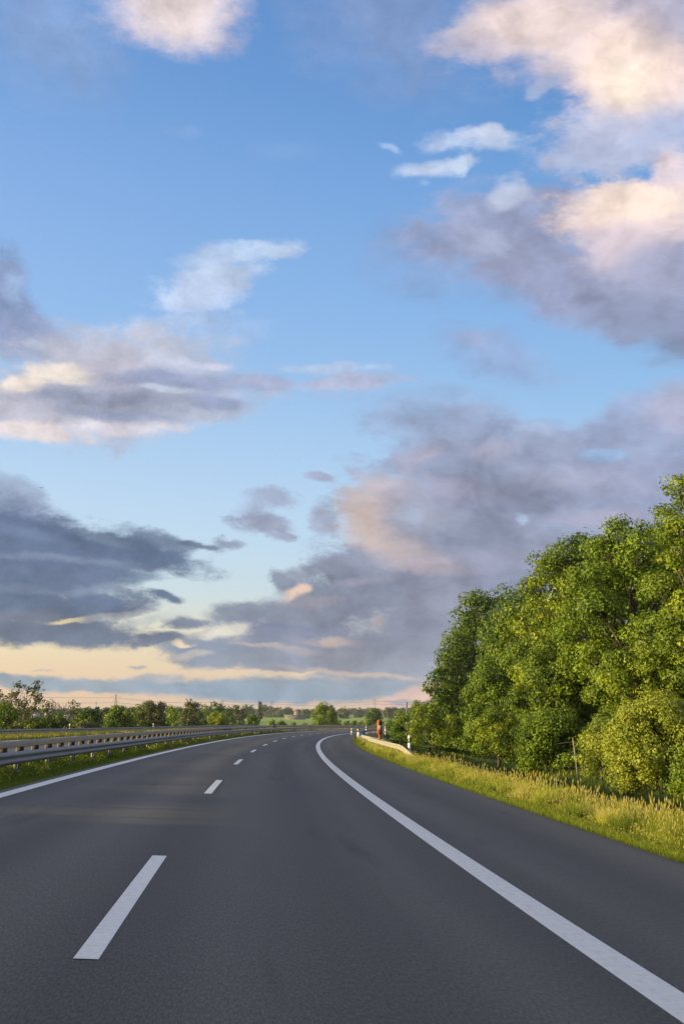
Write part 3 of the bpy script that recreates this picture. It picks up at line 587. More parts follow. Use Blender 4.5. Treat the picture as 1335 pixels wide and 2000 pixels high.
def tree(name, label, cat, loc, h, w, leafm, seed, leaf=.11, dens=1.0, clear=.12, lobes=11, lobe_r=.34, puff=.75, open_=0.0, lean=(0, 0), limbs=True, group=None, tbias=.5, dry=0.0, depth=1.0, shape='round', multi=1, sides=6, trunk_r=None, pcount=1.0, flatten=.62):
    rng = np.random.default_rng(seed); t = empty(name, loc, 0); tag(t, label, cat, group)
    Rw = w / 2; z0 = h * clear; H = h - z0
    # main lobes of the crown, spread over an egg-shaped envelope
    C = []; LR = []
    ga = 2.39996
    for i in range(lobes):
        u = (i + .5) / lobes; a = i * ga + rng.random() * .7
        zz = .10 + .84 * u
        if shape == 'round': env = math.sqrt(max(0, 1 - ((zz - .42) / .60) ** 2))
        elif shape == 'cone': env = (1 - zz) ** .8
        elif shape == 'vase': env = math.sqrt(max(0, 1 - ((zz - .62) / .62) ** 2))
        else: env = math.sqrt(max(0, 1 - zz ** 2.4))
        lr = lobe_r * Rw * (.75 + .5 * rng.random()) * (.6 + .4 * env)
        rr = max(0, Rw * env - lr * .85) * (.8 + .25 * rng.random())
        C.append((rr * math.cos(a) * 1.0, rr * math.sin(a) * depth, z0 + H * zz - lr * .15)); LR.append(lr)
    C = np.array(C); LR = np.array(LR)
    C[:, 2] = np.minimum(C[:, 2], h - LR * .8); C[:, 0] += lean[0] * (C[:, 2] / h); C[:, 1] += lean[1] * (C[:, 2] / h)
    # puffs over the lobes
    pc = []; pr = []; pt = []; pn = []
    for c, lr in zip(C, LR):
        k = int(max(5, 5.2 * (lr / puff) ** 2 * 3.2) * pcount); d = rng.normal(size=(k, 3)); d[:, 2] += .25; d /= np.linalg.norm(d, axis=1)[:, None]
        q = c + d * (lr * (.55 + .5 * rng.random(k)) * np.where(rng.random(k) < .05, 1.28, 1))[:, None]
        tb = rng.normal() * .10; pn.append(d)
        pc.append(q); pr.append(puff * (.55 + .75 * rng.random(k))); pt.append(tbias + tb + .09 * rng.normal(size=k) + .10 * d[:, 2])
    pc = np.concatenate(pc); pr = np.concatenate(pr); pt = np.concatenate(pt); pn = np.concatenate(pn)
    dd = np.linalg.norm(pc[:, None] - C[None], axis=2) / LR[None]; keep = (dd < .62).sum(1) < 1
    keep |= rng.random(len(pc)) < .15
    keep &= rng.random(len(pc)) > open_
    keep &= pc[:, 2] > z0 * .5
    pc, pr, pt, pn = pc[keep], pr[keep], pt[keep], pn[keep]
    if dry: m = rng.random(len(pc)) < dry; pt = np.where(m, .93, pt)
    n_per = 60 * dens * (puff / leaf / 6.5) ** 2
    V, Fq, tt = leaf_cloud(pc, pr, pt, n_per, leaf, rng, flatten, pn)
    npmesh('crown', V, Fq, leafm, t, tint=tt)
    # trunk and limbs
    g = Geo(); r0 = trunk_r or .022 * h + .03
    for mI in range(multi):
        off = np.array([0, 0, 0.]) if multi == 1 else np.array([math.cos(mI * 2.1 + seed), math.sin(mI * 2.1 + seed), 0]) * r0 * 1.3
        top = np.array([lean[0] * .8, lean[1] * .8, h * .82]) + off * (5 if multi > 1 else 0)
        k = 9; tz = np.linspace(0, 1, k); pts = off + (top - off) * tz[:, None]; pts[1:-1, :2] += rng.normal(size=(k - 2, 2)) * h * .012
        pts[0, 2] -= .3; rad = r0 / multi ** .5 * (1 - tz * .85); rad[0] *= 1.35
        g.tube(pts, rad, sides + 2)
    if limbs:
        for c, lr in zip(C, LR):
            zb = min(max(z0 * .9 + .05 * h, c[2] - (.25 + .2 * rng.random()) * h * .6), h * .7); f = zb / (h * .82)
            b0 = np.array([lean[0] * .8 * f, lean[1] * .8 * f, zb]); mid = b0 * .45 + c * .55 + np.array([0, 0, -.03 * h]); mid += rng.normal(size=3) * .02 * h
            q = np.array([b0, b0 * .7 + mid * .3, mid, mid * .4 + c * .6, c]); rb = r0 * (.42 - .25 * f)
            g.tube(q, np.array([rb, rb * .85, rb * .65, rb * .45, rb * .25]), sides, cap=False)
            near = pc[np.linalg.norm(pc - c, axis=1) < lr * 1.15]
            for p in near[rng.permutation(len(near))[:6]]:
                m2 = mid * .3 + c * .7; g.tube([m2, m2 * .45 + p * .55 + np.array([0, 0, .02 * h]), p], np.array([rb * .35, rb * .22, rb * .08]), 4, cap=False)
    g.build('trunk', M_BARK, t)
    return t
def at(px, Y):       # plan position on the bearing of photo column px at distance Y
    return (px - 667.5) / F * Y / math.cos(PITCH) * .985
def px2h(py, Y): return EYE + (1390 - py) / F * Y * 1.03
def tree_px(name, label, cat, px, Y, top, wpx, leafm, seed, zb=None, **k):
    x = at(px, Y)
    while px < 560 and Y < 640 and so_of(x, Y)[1] > -21.5 - wpx / F * Y * .35: Y += 4; x = at(px, Y)      # clear of the far rail
    z = gz(x, Y) if zb is None else zb
    return tree(name, label, cat, (x, Y, z), px2h(top, Y) - z, wpx / F * Y, leafm, seed, **k)
def copy_tree(src, loc, rz, sc, label, group=None):
    r = src.copy(); col.objects.link(r); r.location = loc; r.rotation_euler = (0, 0, rz); r.scale = sc
    r['label'] = label
    if group: r['group'] = group
    elif 'group' in r: del r['group']
    for c in src.children:
        d = c.copy(); col.objects.link(d); d.parent = r
    return r

# ------------------------------------------------------------------ the wood on the right
K = dict(cat='tree')
def oak(label, px, Y, top, w, lm, seed, **k):
    d = dict(leaf=.0011 * Y + .010, dens=1.0, pcount=.62, clear=.12, lobes=18, lobe_r=.34, puff=.0095 * Y + .1, open_=.14, tbias=.5, shape='dome'); d.update(k)
    tree_px('oak_tree', label, 'tree', px, Y, top, w, lm, seed, **d)
oak('tall oak at the right edge of the photo, its top reaching highest of the wood', 1356, 49, 930, 185, L_LIME, 11, clear=.08, lobes=26, open_=.08, dry=.02, tbias=.55, shape='round')
oak('broad oak with dark forking limbs showing, second highest of the wood', 1236, 62, 1026, 300, L_OAK, 23, clear=.22, lobes=26, lobe_r=.29, open_=.26, dry=.02, tbias=.58, trunk_r=.5)
oak('yellow-green oak with an orange tinted tuft, left of the broad oak', 1112, 74, 1062, 250, L_LIME, 31, lobes=30, lobe_r=.30, open_=.1, dry=.03, tbias=.45)
oak('light green oak crown sloping down between two darker oaks', 1040, 90, 1180, 210, L_LIME, 37, clear=.08, lobes=24, lobe_r=.32)
oak('dark green oak behind, rising left of the yellow-green oak', 1015, 112, 1140, 185, L_DEEP, 41, lobes=24, lobe_r=.32, tbias=.6)
oak('dark green oak at the left end of the wood, crown hanging over the verge', 950, 122, 1160, 190, L_DEEP, 43, clear=.08, lobes=28, lobe_r=.30, tbias=.62)
oak('low dark oak tree filling under the left end of the wood', 888, 114, 1236, 104, L_DEEP, 47, clear=.05, lobes=20, lobe_r=.34, tbias=.62)
oak('small dark oak standing out at the left tip of the wood', 850, 112, 1305, 64, L_DEEP, 48, clear=.05, lobes=14, lobe_r=.36, tbias=.6, puff=.7)
oak('shaded oak deep in the wood behind the broad oak', 1175, 84, 1062, 260, L_DEEP, 53, clear=.15, lobes=18, lobe_r=.38, leaf=.13, puff=1.0)
oak('shaded oak deep in the wood behind the tallest oak', 1310, 72, 1040, 230, L_OAK, 59, clear=.15, lobes=18, lobe_r=.38, leaf=.12, puff=.95)
tree_px('maple_tree', 'low light-green maple with drooping sprays under the broad oak', 'tree', 1235, 50, 1275, 210, L_LIME, 61, leaf=.065, clear=.12, lobes=18, lobe_r=.32, puff=.45, open_=.15, tbias=.55)
tree_px('maple_tree', 'leafy maple filling the edge below the yellow-green oak', 'tree', 1085, 66, 1265, 200, L_LIME, 67, leaf=.08, clear=.06, lobes=20, lobe_r=.32, puff=.6, open_=.08, tbias=.45)
tree_px('maple_tree', 'shaded maple low at the edge below the dark oaks', 'tree', 975, 88, 1290, 150, L_OAK, 71, leaf=.09, clear=.05, lobes=16, lobe_r=.36, puff=.7, open_=.08, tbias=.5)
# bushes along the fence
tree_px('willow_bush', 'large rounded yellow-green willow bush at the right edge of the photo', 'bush', 1272, 38, 1368, 215, L_WILLOW, 73, leaf=.042, dens=.75, clear=0.0, lobes=17, lobe_r=.36, puff=.36, tbias=.55, limbs=False, multi=3, flatten=.9)
tree_px('willow_bush', 'small pale willow bush at the foot of the large willow bush', 'bush', 1168, 44, 1405, 100, L_WILLOW, 79, leaf=.045, dens=.8, clear=0.0, lobes=12, lobe_r=.36, puff=.33, tbias=.6, limbs=False, multi=3)
tree_px('hazel_bush', 'dark green hazel bush beside the leaning wooden fence post', 'bush', 1062, 52, 1392, 130, L_OAK, 83, leaf=.055, dens=.9, clear=0.0, lobes=13, lobe_r=.38, puff=.42, tbias=.5, limbs=False, multi=3)
tree_px('willow_bush', 'yellow-green bush cut by the right edge of the photo, below the tallest oak', 'bush', 1350, 34, 1450, 120, L_LIME, 89, leaf=.045, dens=.8, clear=0.0, lobes=11, lobe_r=.36, puff=.34, tbias=.4, limbs=False, multi=3)
tree_px('sapling', 'young yellow-green tree on a short dark trunk in front of the fence', 'tree', 965, 56, 1385, 92, L_LIME, 97, leaf=.05, dens=.7, clear=.22, lobes=13, lobe_r=.36, puff=.36, open_=.15, tbias=.55, trunk_r=.09)
tree_px('sapling', 'young tree on a slim dark stem right of the white and black marker post', 'tree', 834, 72, 1375, 78, L_LIME, 101, leaf=.06, dens=.7, clear=.2, lobes=12, lobe_r=.36, puff=.42, open_=.12, tbias=.5, trunk_r=.09)
tree_px('sapling', 'wispy young tree between the orange phone and the marker post', 'tree', 783, 98, 1388, 46, L_OAK, 103, leaf=.07, dens=.6, clear=.1, lobes=10, lobe_r=.4, puff=.42, open_=.15, tbias=.5, trunk_r=.07)
tree_px('sapling', 'pale young tree at the left foot of the wood', 'tree', 808, 128, 1366, 34, L_LIME, 107, leaf=.08, dens=.7, clear=.1, lobes=9, lobe_r=.4, puff=.5, open_=.1, tbias=.5, trunk_r=.07)
tree_px('hazel_bush', 'low bush right behind the slim-stemmed young tree', 'bush', 885, 84, 1400, 62, L_LIME, 109, leaf=.065, dens=.8, clear=0, lobes=10, lobe_r=.4, puff=.45, tbias=.45, limbs=False, multi=2)
tree_px('hazel_bush', 'loose bush under the light green oak, left of the young tree on a dark trunk', 'bush', 925, 76, 1410, 60, L_OAK, 113, leaf=.06, dens=.8, clear=0, lobes=10, lobe_r=.4, puff=.42, tbias=.55, limbs=False, multi=2)
tree_px('hazel_bush', 'low olive bush between the young tree on a dark trunk and the hazel', 'bush', 1015, 62, 1415, 70, L_LIME, 127, leaf=.055, dens=.8, clear=0, lobes=10, lobe_r=.4, puff=.42, tbias=.4, limbs=False, multi=2)
tree_px('bramble_bush', 'low bramble at the foot of the orange phone', 'bush', 760, 150, 1402, 24, L_OAK, 131, leaf=.09, dens=.7, clear=0, lobes=7, lobe_r=.45, puff=.5, tbias=.4, limbs=False)

# ------------------------------------------------------------------ trees beyond the opposite carriageway
bk = dict(sides=4)
tree_px('ash_tree', 'tall open ash with a leaning trunk, highest tree on the left skyline', 'tree', 60, 108, 1331, 66, L_GREY, 201, leaf=.12, dens=.5, clear=.3, lobes=14, lobe_r=.30, puff=.55, open_=.3, tbias=.5, shape='vase', multi=2, **bk)
tree_px('ash_tree', 'thin open ash left of the tallest ash', 'tree', 32, 112, 1349, 40, L_GREY, 203, leaf=.12, dens=.5, clear=.25, lobes=11, lobe_r=.32, puff=.55, open_=.3, tbias=.5, **bk)
tree_px('ash_tree', 'open ash cut by the left edge of the photo', 'tree', 6, 112, 1346, 44, L_GREY, 205, leaf=.12, dens=.5, clear=.2, lobes=12, lobe_r=.32, puff=.6, open_=.25, tbias=.6, **bk)
tree_px('willow_tree', 'olive willow thicket under the thin ashes at the left edge', 'tree', 18, 102, 1378, 70, L_OAK, 207, leaf=.13, dens=.7, clear=.05, lobes=12, lobe_r=.36, puff=.6, open_=.1, **bk)
tree_px('hazel_bush', 'bright green bush in front of the tallest ash', 'bush', 78, 84, 1402, 66, L_LIME, 209, leaf=.09, dens=.8, clear=0, lobes=12, lobe_r=.34, puff=.38, limbs=False, tbias=.55, depth=.8)
tree_px('hazel_bush', 'pale small bush at the left edge of the photo', 'bush', 6, 84, 1408, 34, L_LIME, 211, leaf=.09, dens=.8, clear=0, lobes=9, lobe_r=.38, puff=.35, limbs=False, tbias=.4)
tree_px('rowan_tree', 'slender tree with a small round brown-green top beside the tallest ash', 'tree', 103, 150, 1368, 24, L_GREY, 213, leaf=.14, dens=.6, clear=.5, lobes=9, lobe_r=.4, puff=.5, open_=.15, **bk)
tree_px('elder_bush', 'dark bushy elder right of the bright green bush', 'tree', 118, 100, 1392, 60, L_DEEP, 215, leaf=.11, dens=.8, clear=0, lobes=12, lobe_r=.38, puff=.5, limbs=False)
tree_px('ash_tree', 'open ash standing over the bright shrub', 'tree', 155, 150, 1368, 28, L_GREY, 217, leaf=.13, dens=.55, clear=.4, lobes=10, lobe_r=.34, puff=.55, open_=.2, **bk)
tree_px('elder_bush', 'bright yellow-green shrub below the open ash', 'bush', 150, 98, 1405, 22, L_LIME, 219, leaf=.09, dens=.8, clear=0, lobes=8, lobe_r=.4, puff=.35, limbs=False, tbias=.7)
tree_px('oak_tree', 'dark round tree left of the tall pylon', 'tree', 184, 120, 1384, 54, L_DEEP, 221, leaf=.13, dens=.8, clear=.05, lobes=13, lobe_r=.38, puff=.65, limbs=False)
tree_px('elder_bush', 'low grey-green shrub below the dark round tree', 'bush', 178, 96, 1410, 60, L_GREY, 222, leaf=.09, dens=.8, clear=0, lobes=9, lobe_r=.4, puff=.35, limbs=False, tbias=.6)
tree_px('poplar_tree', 'small dark tree right behind the dark round tree', 'tree', 212, 170, 1380, 22, L_FAR, 223, leaf=.16, dens=.8, clear=.05, lobes=9, lobe_r=.4, puff=.6, limbs=False)
tree_px('willow_tree', 'pale yellow-green willow under the tall pylon', 'tree', 240, 130, 1382, 62, L_LIME, 225, leaf=.13, dens=.8, clear=.05, lobes=13, lobe_r=.36, puff=.6, open_=.05, tbias=.45)
tree_px('willow_tree', 'yellowish willow left of the big grey-green willow', 'tree', 275, 140, 1376, 34, L_WILLOW, 227, leaf=.13, dens=.8, clear=.05, lobes=11, lobe_r=.36, puff=.6, open_=.05, tbias=.35)
tree_px('willow_tree', 'big rounded grey-green willow behind the white and black median marker', 'tree', 304, 132, 1369, 58, L_GREY, 229, leaf=.12, dens=.9, clear=.02, lobes=15, lobe_r=.38, puff=.7, tbias=.5)
far = [  # px, Y, top, width, species, label
    (342, 210, 1379, 26, L_OAK, 'small lit tree between the grey-green willow and the next oak'), (358, 230, 1381, 24, L_DEEP, 'dark narrow tree, second right of the grey-green willow'),
    (380, 190, 1368, 42, L_GREY, 'taller rounded oak midway along the left skyline'), (375, 150, 1396, 44, L_GREY, 'dusty shrub below the taller rounded oak'),
    (408, 400, 1376, 26, L_OAK, 'mid green tree left of the small pylon behind trees'), (428, 408, 1371, 32, L_DEEP, 'dark green tree just left of the small pylon'),
    (450, 432, 1380, 30, L_OAK, 'low green tree right of the small pylon'), (470, 464, 1378, 28, L_GREY, 'hazy tree, second right of the small pylon'),
    (487, 1419, 1378, 26, L_DEEP, 'dark tree left of the pointed spruce'), (520, 1590, 1381, 34, L_FAR, 'low dark tree right of the pointed spruce'),
    (538, 1556, 1383, 26, L_FAR, 'low tree standing before the middle pylon'), (556, 1522, 1386, 24, L_FAR, 'low tree left of the dense dark oak'),
    (567, 1579, 1382, 18, L_DEEP, 'dense dark oak left of the red-roofed house'), (598, 1326, 1386, 18, L_DEEP, 'dark tree right of the red-roofed house'), (612, 1494, 1388, 18, L_FAR, 'dim low tree between the house and the lone maple'),
    (770, 1390, 1383, 16, L_FAR, 'dark tree left of the sensor pole'), (757, 1259, 1383, 14, L_FAR, 'bluish dark tree behind the roadside willow'), (795, 1265, 1388, 18, L_FAR, 'distant tree right behind the sensor pole'),
    (672, 1264, 1386, 18, L_FAR, 'dim distant tree right of the lone maple'), (698, 1526, 1387, 20, L_FAR, 'dim distant tree left of the red and white mast')]
for i, (px, Y, top, wp, lm, lab) in enumerate(far):
    tree_px('field_tree', lab, 'tree', px, Y, top, wp, lm, 300 + i, leaf=.2 if Y < 300 else .00075 * Y + .1, dens=.8, clear=.02, lobes=10, lobe_r=.4, puff=.8 if Y < 300 else .003 * Y + .2, limbs=False, tbias=.5, sides=4)
tree_px('spruce_tree', 'pointed dark spruce rising above the treeline', 'tree', 510, 900, 1370, 9, L_PINE, 340, leaf=.6, dens=1.2, clear=.05, lobes=16, lobe_r=.55, puff=1.3, limbs=False, shape='cone')
tree_px('spruce_tree', 'tiny dark spruce beside the thin mast on the left', 'tree', 198, 260, 1376, 6, L_PINE, 341, leaf=.25, dens=1.2, clear=.05, lobes=12, lobe_r=.55, puff=.5, limbs=False, shape='cone')
tree_px('hazel_bush', 'brightly lit round bush standing alone behind the median rails', 'bush', 430, 118, 1391, 44, L_LIME, 231, leaf=.085, dens=.9, clear=0, lobes=13, lobe_r=.38, puff=.42, limbs=False, tbias=.7)
tree_px('hazel_bush', 'mid green bush between the lit round bush and the meadow', 'bush', 495, 250, 1395, 28, L_OAK, 233, leaf=.15, dens=.9, clear=0, lobes=11, lobe_r=.38, puff=.45, limbs=False)
tree_px('maple_tree', 'lone bushy maple in front of the meadow beyond the bend', 'tree', 634, 390, 1377, 50, L_OAK, 235, leaf=.22, dens=.9, clear=.02, lobes=15, lobe_r=.36, puff=1.2, tbias=.6)
tree_px('willow_tree', 'dark roadside willow under the red and white mast', 'tree', 729, 520, 1384, 36, L_OAK, 237, leaf=.3, dens=.9, clear=.02, lobes=13, lobe_r=.38, puff=1.5, tbias=.4)
low = [(533, 303, 1405, 18, L_LIME, 'small bright shrub left of the long dark shrub'), (549, 321, 1409, 30, L_DEEP, 'long low dark shrub in front of the meadow'), (575, 351, 1409, 16, L_LIME, 'tiny pale shrub at the meadow edge'),
       (596, 375, 1411, 16, L_OAK, 'tiny shrub left of the lone maple'), (612, 394, 1409, 22, L_OAK, 'low shrub at the left foot of the lone maple'), (660, 449, 1405, 20, L_LIME, 'bright shrub at the right foot of the lone maple'),
       (676, 467, 1407, 18, L_OAK, 'mid green shrub, second right of the lone maple'), (690, 484, 1407, 20, L_OAK, 'shrub left of the dark roadside willow'), (704, 500, 1405, 16, L_LIME, 'pale shrub touching the dark roadside willow'),
       (455, 140, 1411, 16, L_GREY, 'low shrub right of the lit round bush'), (470, 150, 1412, 18, L_DEEP, 'low dark shrub left of the mid green bush'), (350, 135, 1408, 20, L_LIME, 'small pale shrub below the narrow dark tree'),
       (260, 120, 1408, 40, L_DEEP, 'low shrub at the right foot of the pale willow'), (325, 130, 1404, 22, L_DEEP, 'dark shrub right of the grey-green willow'), (400, 140, 1406, 26, L_DEEP, 'dark shrub left of the lit round bush'), (225, 115, 1409, 40, L_OAK, 'low shrub at the left foot of the pale willow'),
       (45, 88, 1410, 34, L_GREY, 'grey-green shrub left of the bright green bush'), (775, 330, 1404, 20, L_OAK, 'hazy shrub behind the wispy young tree')]
for i, (px, Y, top, wp, lm, lab) in enumerate(low):
    tree_px('shrub', lab, 'shrub', px, Y, top, wp, lm, 400 + i, leaf=.11 if Y < 250 else .2, dens=.8, clear=0, lobes=9, lobe_r=.42, puff=.45 if Y < 250 else .8, limbs=False, tbias=.5, sides=4)
# leafless tree
def bare_tree(px, Y, top):
    x = at(px, Y); z = gz(x, Y); h = px2h(top, Y) - z; t = empty('bare_tree', (x, Y, z)); tag(t, 'leafless grey tree against the orange sky on the left', 'tree')
    rng = np.random.default_rng(9); g = Geo(); g2 = Geo()
    g.tube([(0, 0, -.3), (0, 0, h * .35), (.1, 0, h * .5)], [.16, .12, .09], 6)
    def br(p, d, l, r, k):
        q = p + d * l; m = (p + q) / 2 + rng.normal(size=3) * l * .05; g2.tube([p, m, q], [r, r * .8, r * .6], 4, cap=False)
        if k:
            for _ in range(3):
                e = d + rng.normal(size=3) * .42; e[2] = abs(e[2]) + .25; e /= np.linalg.norm(e); br(q, e, l * .68, r * .6, k - 1)
    for a in range(6):
        d = np.array([math.cos(a * 1.05) * .6, math.sin(a * 1.05) * .6, .9]); d /= np.linalg.norm(d); br(np.array([0, 0, h * (.3 + .03 * a)]), d, h * .26, .06, 3)
    g.build('trunk', M_BARK, t); g2.build('branches', M_BARK, t)
bare_tree(123, 160, 1372)
# the distant wood: one far-off mass of crowns
rng = np.random.default_rng(77); cs = []; rs = []; ts = []
for X0, X1, Y0, Y1, hh, n in ((-1100, 900, 1750, 2300, 13, 900), (-420, -70, 620, 900, 9, 260), (-700, -190, 1300, 1500, 11, 260)):
    x = rng.uniform(X0, X1, n); y = rng.uniform(Y0, Y1, n); h = hh * (.7 + .45 * rng.random(n)) * (1 + .15 * np.sin(x / 60))
    for q in range(5):
        r = h * (.26 + .12 * rng.random(n)); cs.append(np.stack([x + rng.normal(size=n) * h * .22, y + rng.normal(size=n) * h * .2, -6 + (h - r) * (.35 + .65 * (q + 1) / 5)], 1)); rs.append(r); ts.append(.45 + .15 * rng.normal(size=n))
V, Fq, tt = leaf_cloud(np.concatenate(cs), np.concatenate(rs), np.concatenate(ts), 34, 1.3, rng, .9)
tag(npmesh('distant_woods', V, Fq, L_FAR, tint=tt), kind='stuff')

# ------------------------------------------------------------------ grass
def m_grass():
    m = bpy.data.materials.new('grass_blades'); m.use_nodes = True; nt = m.node_tree; L = nt.links
    b = nt.nodes['Principled BSDF']; b.inputs['Roughness'].default_value = .6; b.inputs['Specular IOR Level'].default_value = .2
    a = nt.nodes.new('ShaderNodeAttribute'); a.attribute_name = 'tint'
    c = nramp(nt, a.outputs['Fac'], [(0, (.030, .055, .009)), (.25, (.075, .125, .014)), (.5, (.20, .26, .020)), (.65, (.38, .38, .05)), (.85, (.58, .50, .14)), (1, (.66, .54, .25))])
    L.new(c, b.inputs['Base Color'])
    tr = nt.nodes.new('ShaderNodeBsdfTranslucent'); L.new(c, tr.inputs[0])
    ms = nt.nodes.new('ShaderNodeMixShader'); ms.inputs[0].default_value = .35
    L.new(b.outputs[0], ms.inputs[1]); L.new(tr.outputs[0], ms.inputs[2]); L.new(ms.outputs[0], nt.nodes['Material Output'].inputs[0])
    return m
M_GRASS = m_grass()
def blades(s, o, h, w, t0, t1, rng, bend=.25, zf=None, heads=None):
    """arrays: station, offset, height, width, tint at foot and tip"""
    n = len(s); P = road(s, o); P[:, 2] = verge_z(s, o) if zf is None else zf(s, o)
    a = rng.random(n) * 2 * math.pi; d = np.stack([np.cos(a), np.sin(a), 0 * a], 1); b2 = rng.random(n) * 2 * math.pi
    ln = np.stack([np.cos(b2), np.sin(b2), 0 * b2], 1) * (h * bend * (.3 + rng.random(n)))[:, None]
    up = np.array([0, 0, 1.0]); lv = [0, .35, .7, 1.0]; wv = [1, .9, .6, .12]; V = []; T = []
    for f, ww in zip(lv, wv):
        c = P + up * (h * f * (1 - .10 * f))[:, None] + ln * f * f - up * .02
        V += [c - d * (w * ww / 2)[:, None], c + d * (w * ww / 2)[:, None]]; tt = t0 * (1 - f) + t1 * f; T += [tt, tt]
    V = np.stack(V, 1); T = np.stack(T, 1); i = np.arange(n)[:, None] * 8
    Fq = (i[:, :, None] + np.array([[0, 1, 3, 2], [2, 3, 5, 4], [4, 5, 7, 6]])[None]).reshape(-1, 4)
    V = V.reshape(-1, 3); T = T.reshape(-1)
    if heads is not None:       # seed heads: small crossed diamonds at the tips
        k = np.nonzero(heads)[0]; tip = P[k] + up * (h[k] * .92)[:, None] + ln[k]; hl = h[k] * .16; hw = .004 + .004 * rng.random(len(k)) + w[k] * .5
        A = []
        for dd in (d[k], np.cross(d[k], up)):
            A.append(np.stack([tip - up * (hl * .5)[:, None], tip + dd * hw[:, None], tip + up * (hl * .6)[:, None], tip - dd * hw[:, None]], 1))
        A = np.concatenate(A); f2 = np.arange(len(A) * 4).reshape(-1, 4) + len(V)
        V = np.concatenate([V, A.reshape(-1, 3)]); T = np.concatenate([T, np.full(len(A) * 4, .82) + .08 * rng.normal(size=len(A) * 4)]); Fq = np.concatenate([Fq, f2])
    return V, Fq, np.clip(T, 0, 1)
def merge(parts):
    V = []; Fq = []; T = []; n = 0
    for v, f, t in parts: V.append(v); Fq.append(f + n); T.append(t); n += len(v)
    return np.concatenate(V), np.concatenate(Fq), np.concatenate(T)
rng = np.random.default_rng(3)
def sd(n, s0, s1, p=1.6):       # stations, thinning with distance
    u = rng.random(n); return (s0 ** (1 - p) + u * (s1 ** (1 - p) - s0 ** (1 - p))) ** (1 / (1 - p))
def patch(s, o): return .5 + .5 * np.sin(s * .55 + 1.3 * np.sin(o * 1.7 + s * .21)) * np.sin(o * 1.9 + .8 * np.sin(s * .33))
parts = []
# right verge: tall dry grass on the crest
n = 170000; s = sd(n, 13, 150); o = 7.35 + rng.random(n) ** .9 * 2.3; pt = patch(s, o); ramp_ = np.clip((o - 7.2) / 1.2, .3, 1)
h = ramp_ * (.16 + .26 * rng.random(n)) * (.7 + .6 * pt); w = .0045 + .003 * rng.random(n) + s * .00014
tall = rng.random(n) < .07 * (1 - .6 * pt)
parts.append(blades(s, o, h * np.where(tall, 1.25 + .5 * rng.random(n), 1.0), w, .22 + .12 * pt, .48 + .40 * (1 - pt) * rng.random(n) + .14 * rng.random(n) + .15 * tall, rng, heads=tall & (s < 90)))
# short green and ragged edge at the asphalt
n = 60000; s = sd(n, 12, 150, 1.7); o = 7.10 + np.abs(rng.normal(size=n)) * .22; h = .05 + .16 * rng.random(n) ** 2
parts.append(blades(s, o, h, .007 + s * .00018, np.full(n, .3), .42 + .3 * rng.random(n), rng, .5))
# rank growth round the rail posts, loose tufts and pale stalks
n = 26000; s = sd(n, 50, 150, 1.2); o = 7.9 + rng.random(n) * 1.5; h = (.22 + .3 * rng.random(n)) * np.clip((s - 48) / 6, 0, 1)
parts.append(blades(s, o, h, .008 + s * .00014, np.full(n, .3), .5 + .45 * rng.random(n), rng, .35))
cs_ = sd(260, 15, 110, 1.5); co_ = 7.6 + rng.random(260) * 1.4; k = rng.integers(0, 260, 26000); n = 26000
s = cs_[k] + rng.normal(size=n) * .10; o = co_[k] + rng.normal(size=n) * .07; hk = (.25 + .3 * rng.random(260))[k]; tk = (.3 + .65 * rng.random(260))[k]
parts.append(blades(s, o, hk * (.6 + .5 * rng.random(n)), .005 + s * .00014, tk * .6, np.clip(tk + .1 * rng.normal(size=n), 0, 1), rng, .6))
V, Fq, T = merge(parts); tag(npmesh('verge_grass', V, Fq, M_GRASS, tint=T), kind='stuff')
# hollow and bank behind: short green grass
n = 90000; s = sd(n, 16, 170, 1.5); o = 9.4 + rng.random(n) * 13; h = (.10 + .20 * rng.random(n)) * (.7 + .8 * patch(s * .6, o * .5)); w = .008 + s * .0003
V, Fq, T = blades(s, o, h, w, np.full(n, .12), .20 + .22 * rng.random(n) + .2 * (rng.random(n) < .08), rng, .5)
tag(npmesh('hollow_grass', V, Fq, M_GRASS, tint=T), kind='stuff')
# dry grass and scrub along the fence foot
n = 30000; s = sd(n, 30, 150, 1.3); o = 17.5 + rng.random(n) * 3.5; h = .3 + .5 * rng.random(n)
V, Fq, T = blades(s, o, h, .012 + s * .0003, np.full(n, .5), .6 + .4 * rng.random(n), rng, .4)
tag(npmesh('fence_foot_grass', V, Fq, M_GRASS, tint=T), kind='stuff')
# median
parts = []
n = 70000; s = sd(n, 18, 200, 1.6); o = -6.3 + rng.random(n) * 2.0; near = np.clip((-o - 4.3) / .5, .15, 1); h = near * (.05 + .17 * rng.random(n)) * (.5 + .9 * patch(s, o * 2)) * np.where(o < -5.6, 1.7, 1)
parts.append(blades(s, o, h, .007 + s * .0002, np.full(n, .22), .34 + .3 * rng.random(n), rng, .5))
n = 26000; s = sd(n, 18, 160, 1.6); o = -4.22 - np.abs(rng.normal(size=n)) * .25; h = .04 + .07 * rng.random(n)
parts.append(blades(s, o, h, .007 + s * .0002, np.full(n, .15), .25 + .5 * rng.random(n), rng, .6))
n = 70000; s = sd(n, 3, 200, 1.25); o = -6.3 + rng.random(n) * .45; h = (.16 + .50 * patch(s * 1.1, o * .5)) * (.6 + .6 * rng.random(n))  # taller tufts added to break up the sun passing under the rails
parts.append(blades(s, o, h, .008 + s * .0002, np.full(n, .25), .4 + .35 * rng.random(n), rng, .4))
n = 40000; s = -24 + 41 * rng.random(n); o = -6.4 + rng.random(n) * .6; h = .38 + .30 * rng.random(n)  # unseen tall growth beside the camera, added to block the low sun
parts.append(blades(s, o, h, .012 + .006 * rng.random(n), np.full(n, .25), .4 + .35 * rng.random(n), rng, .3))
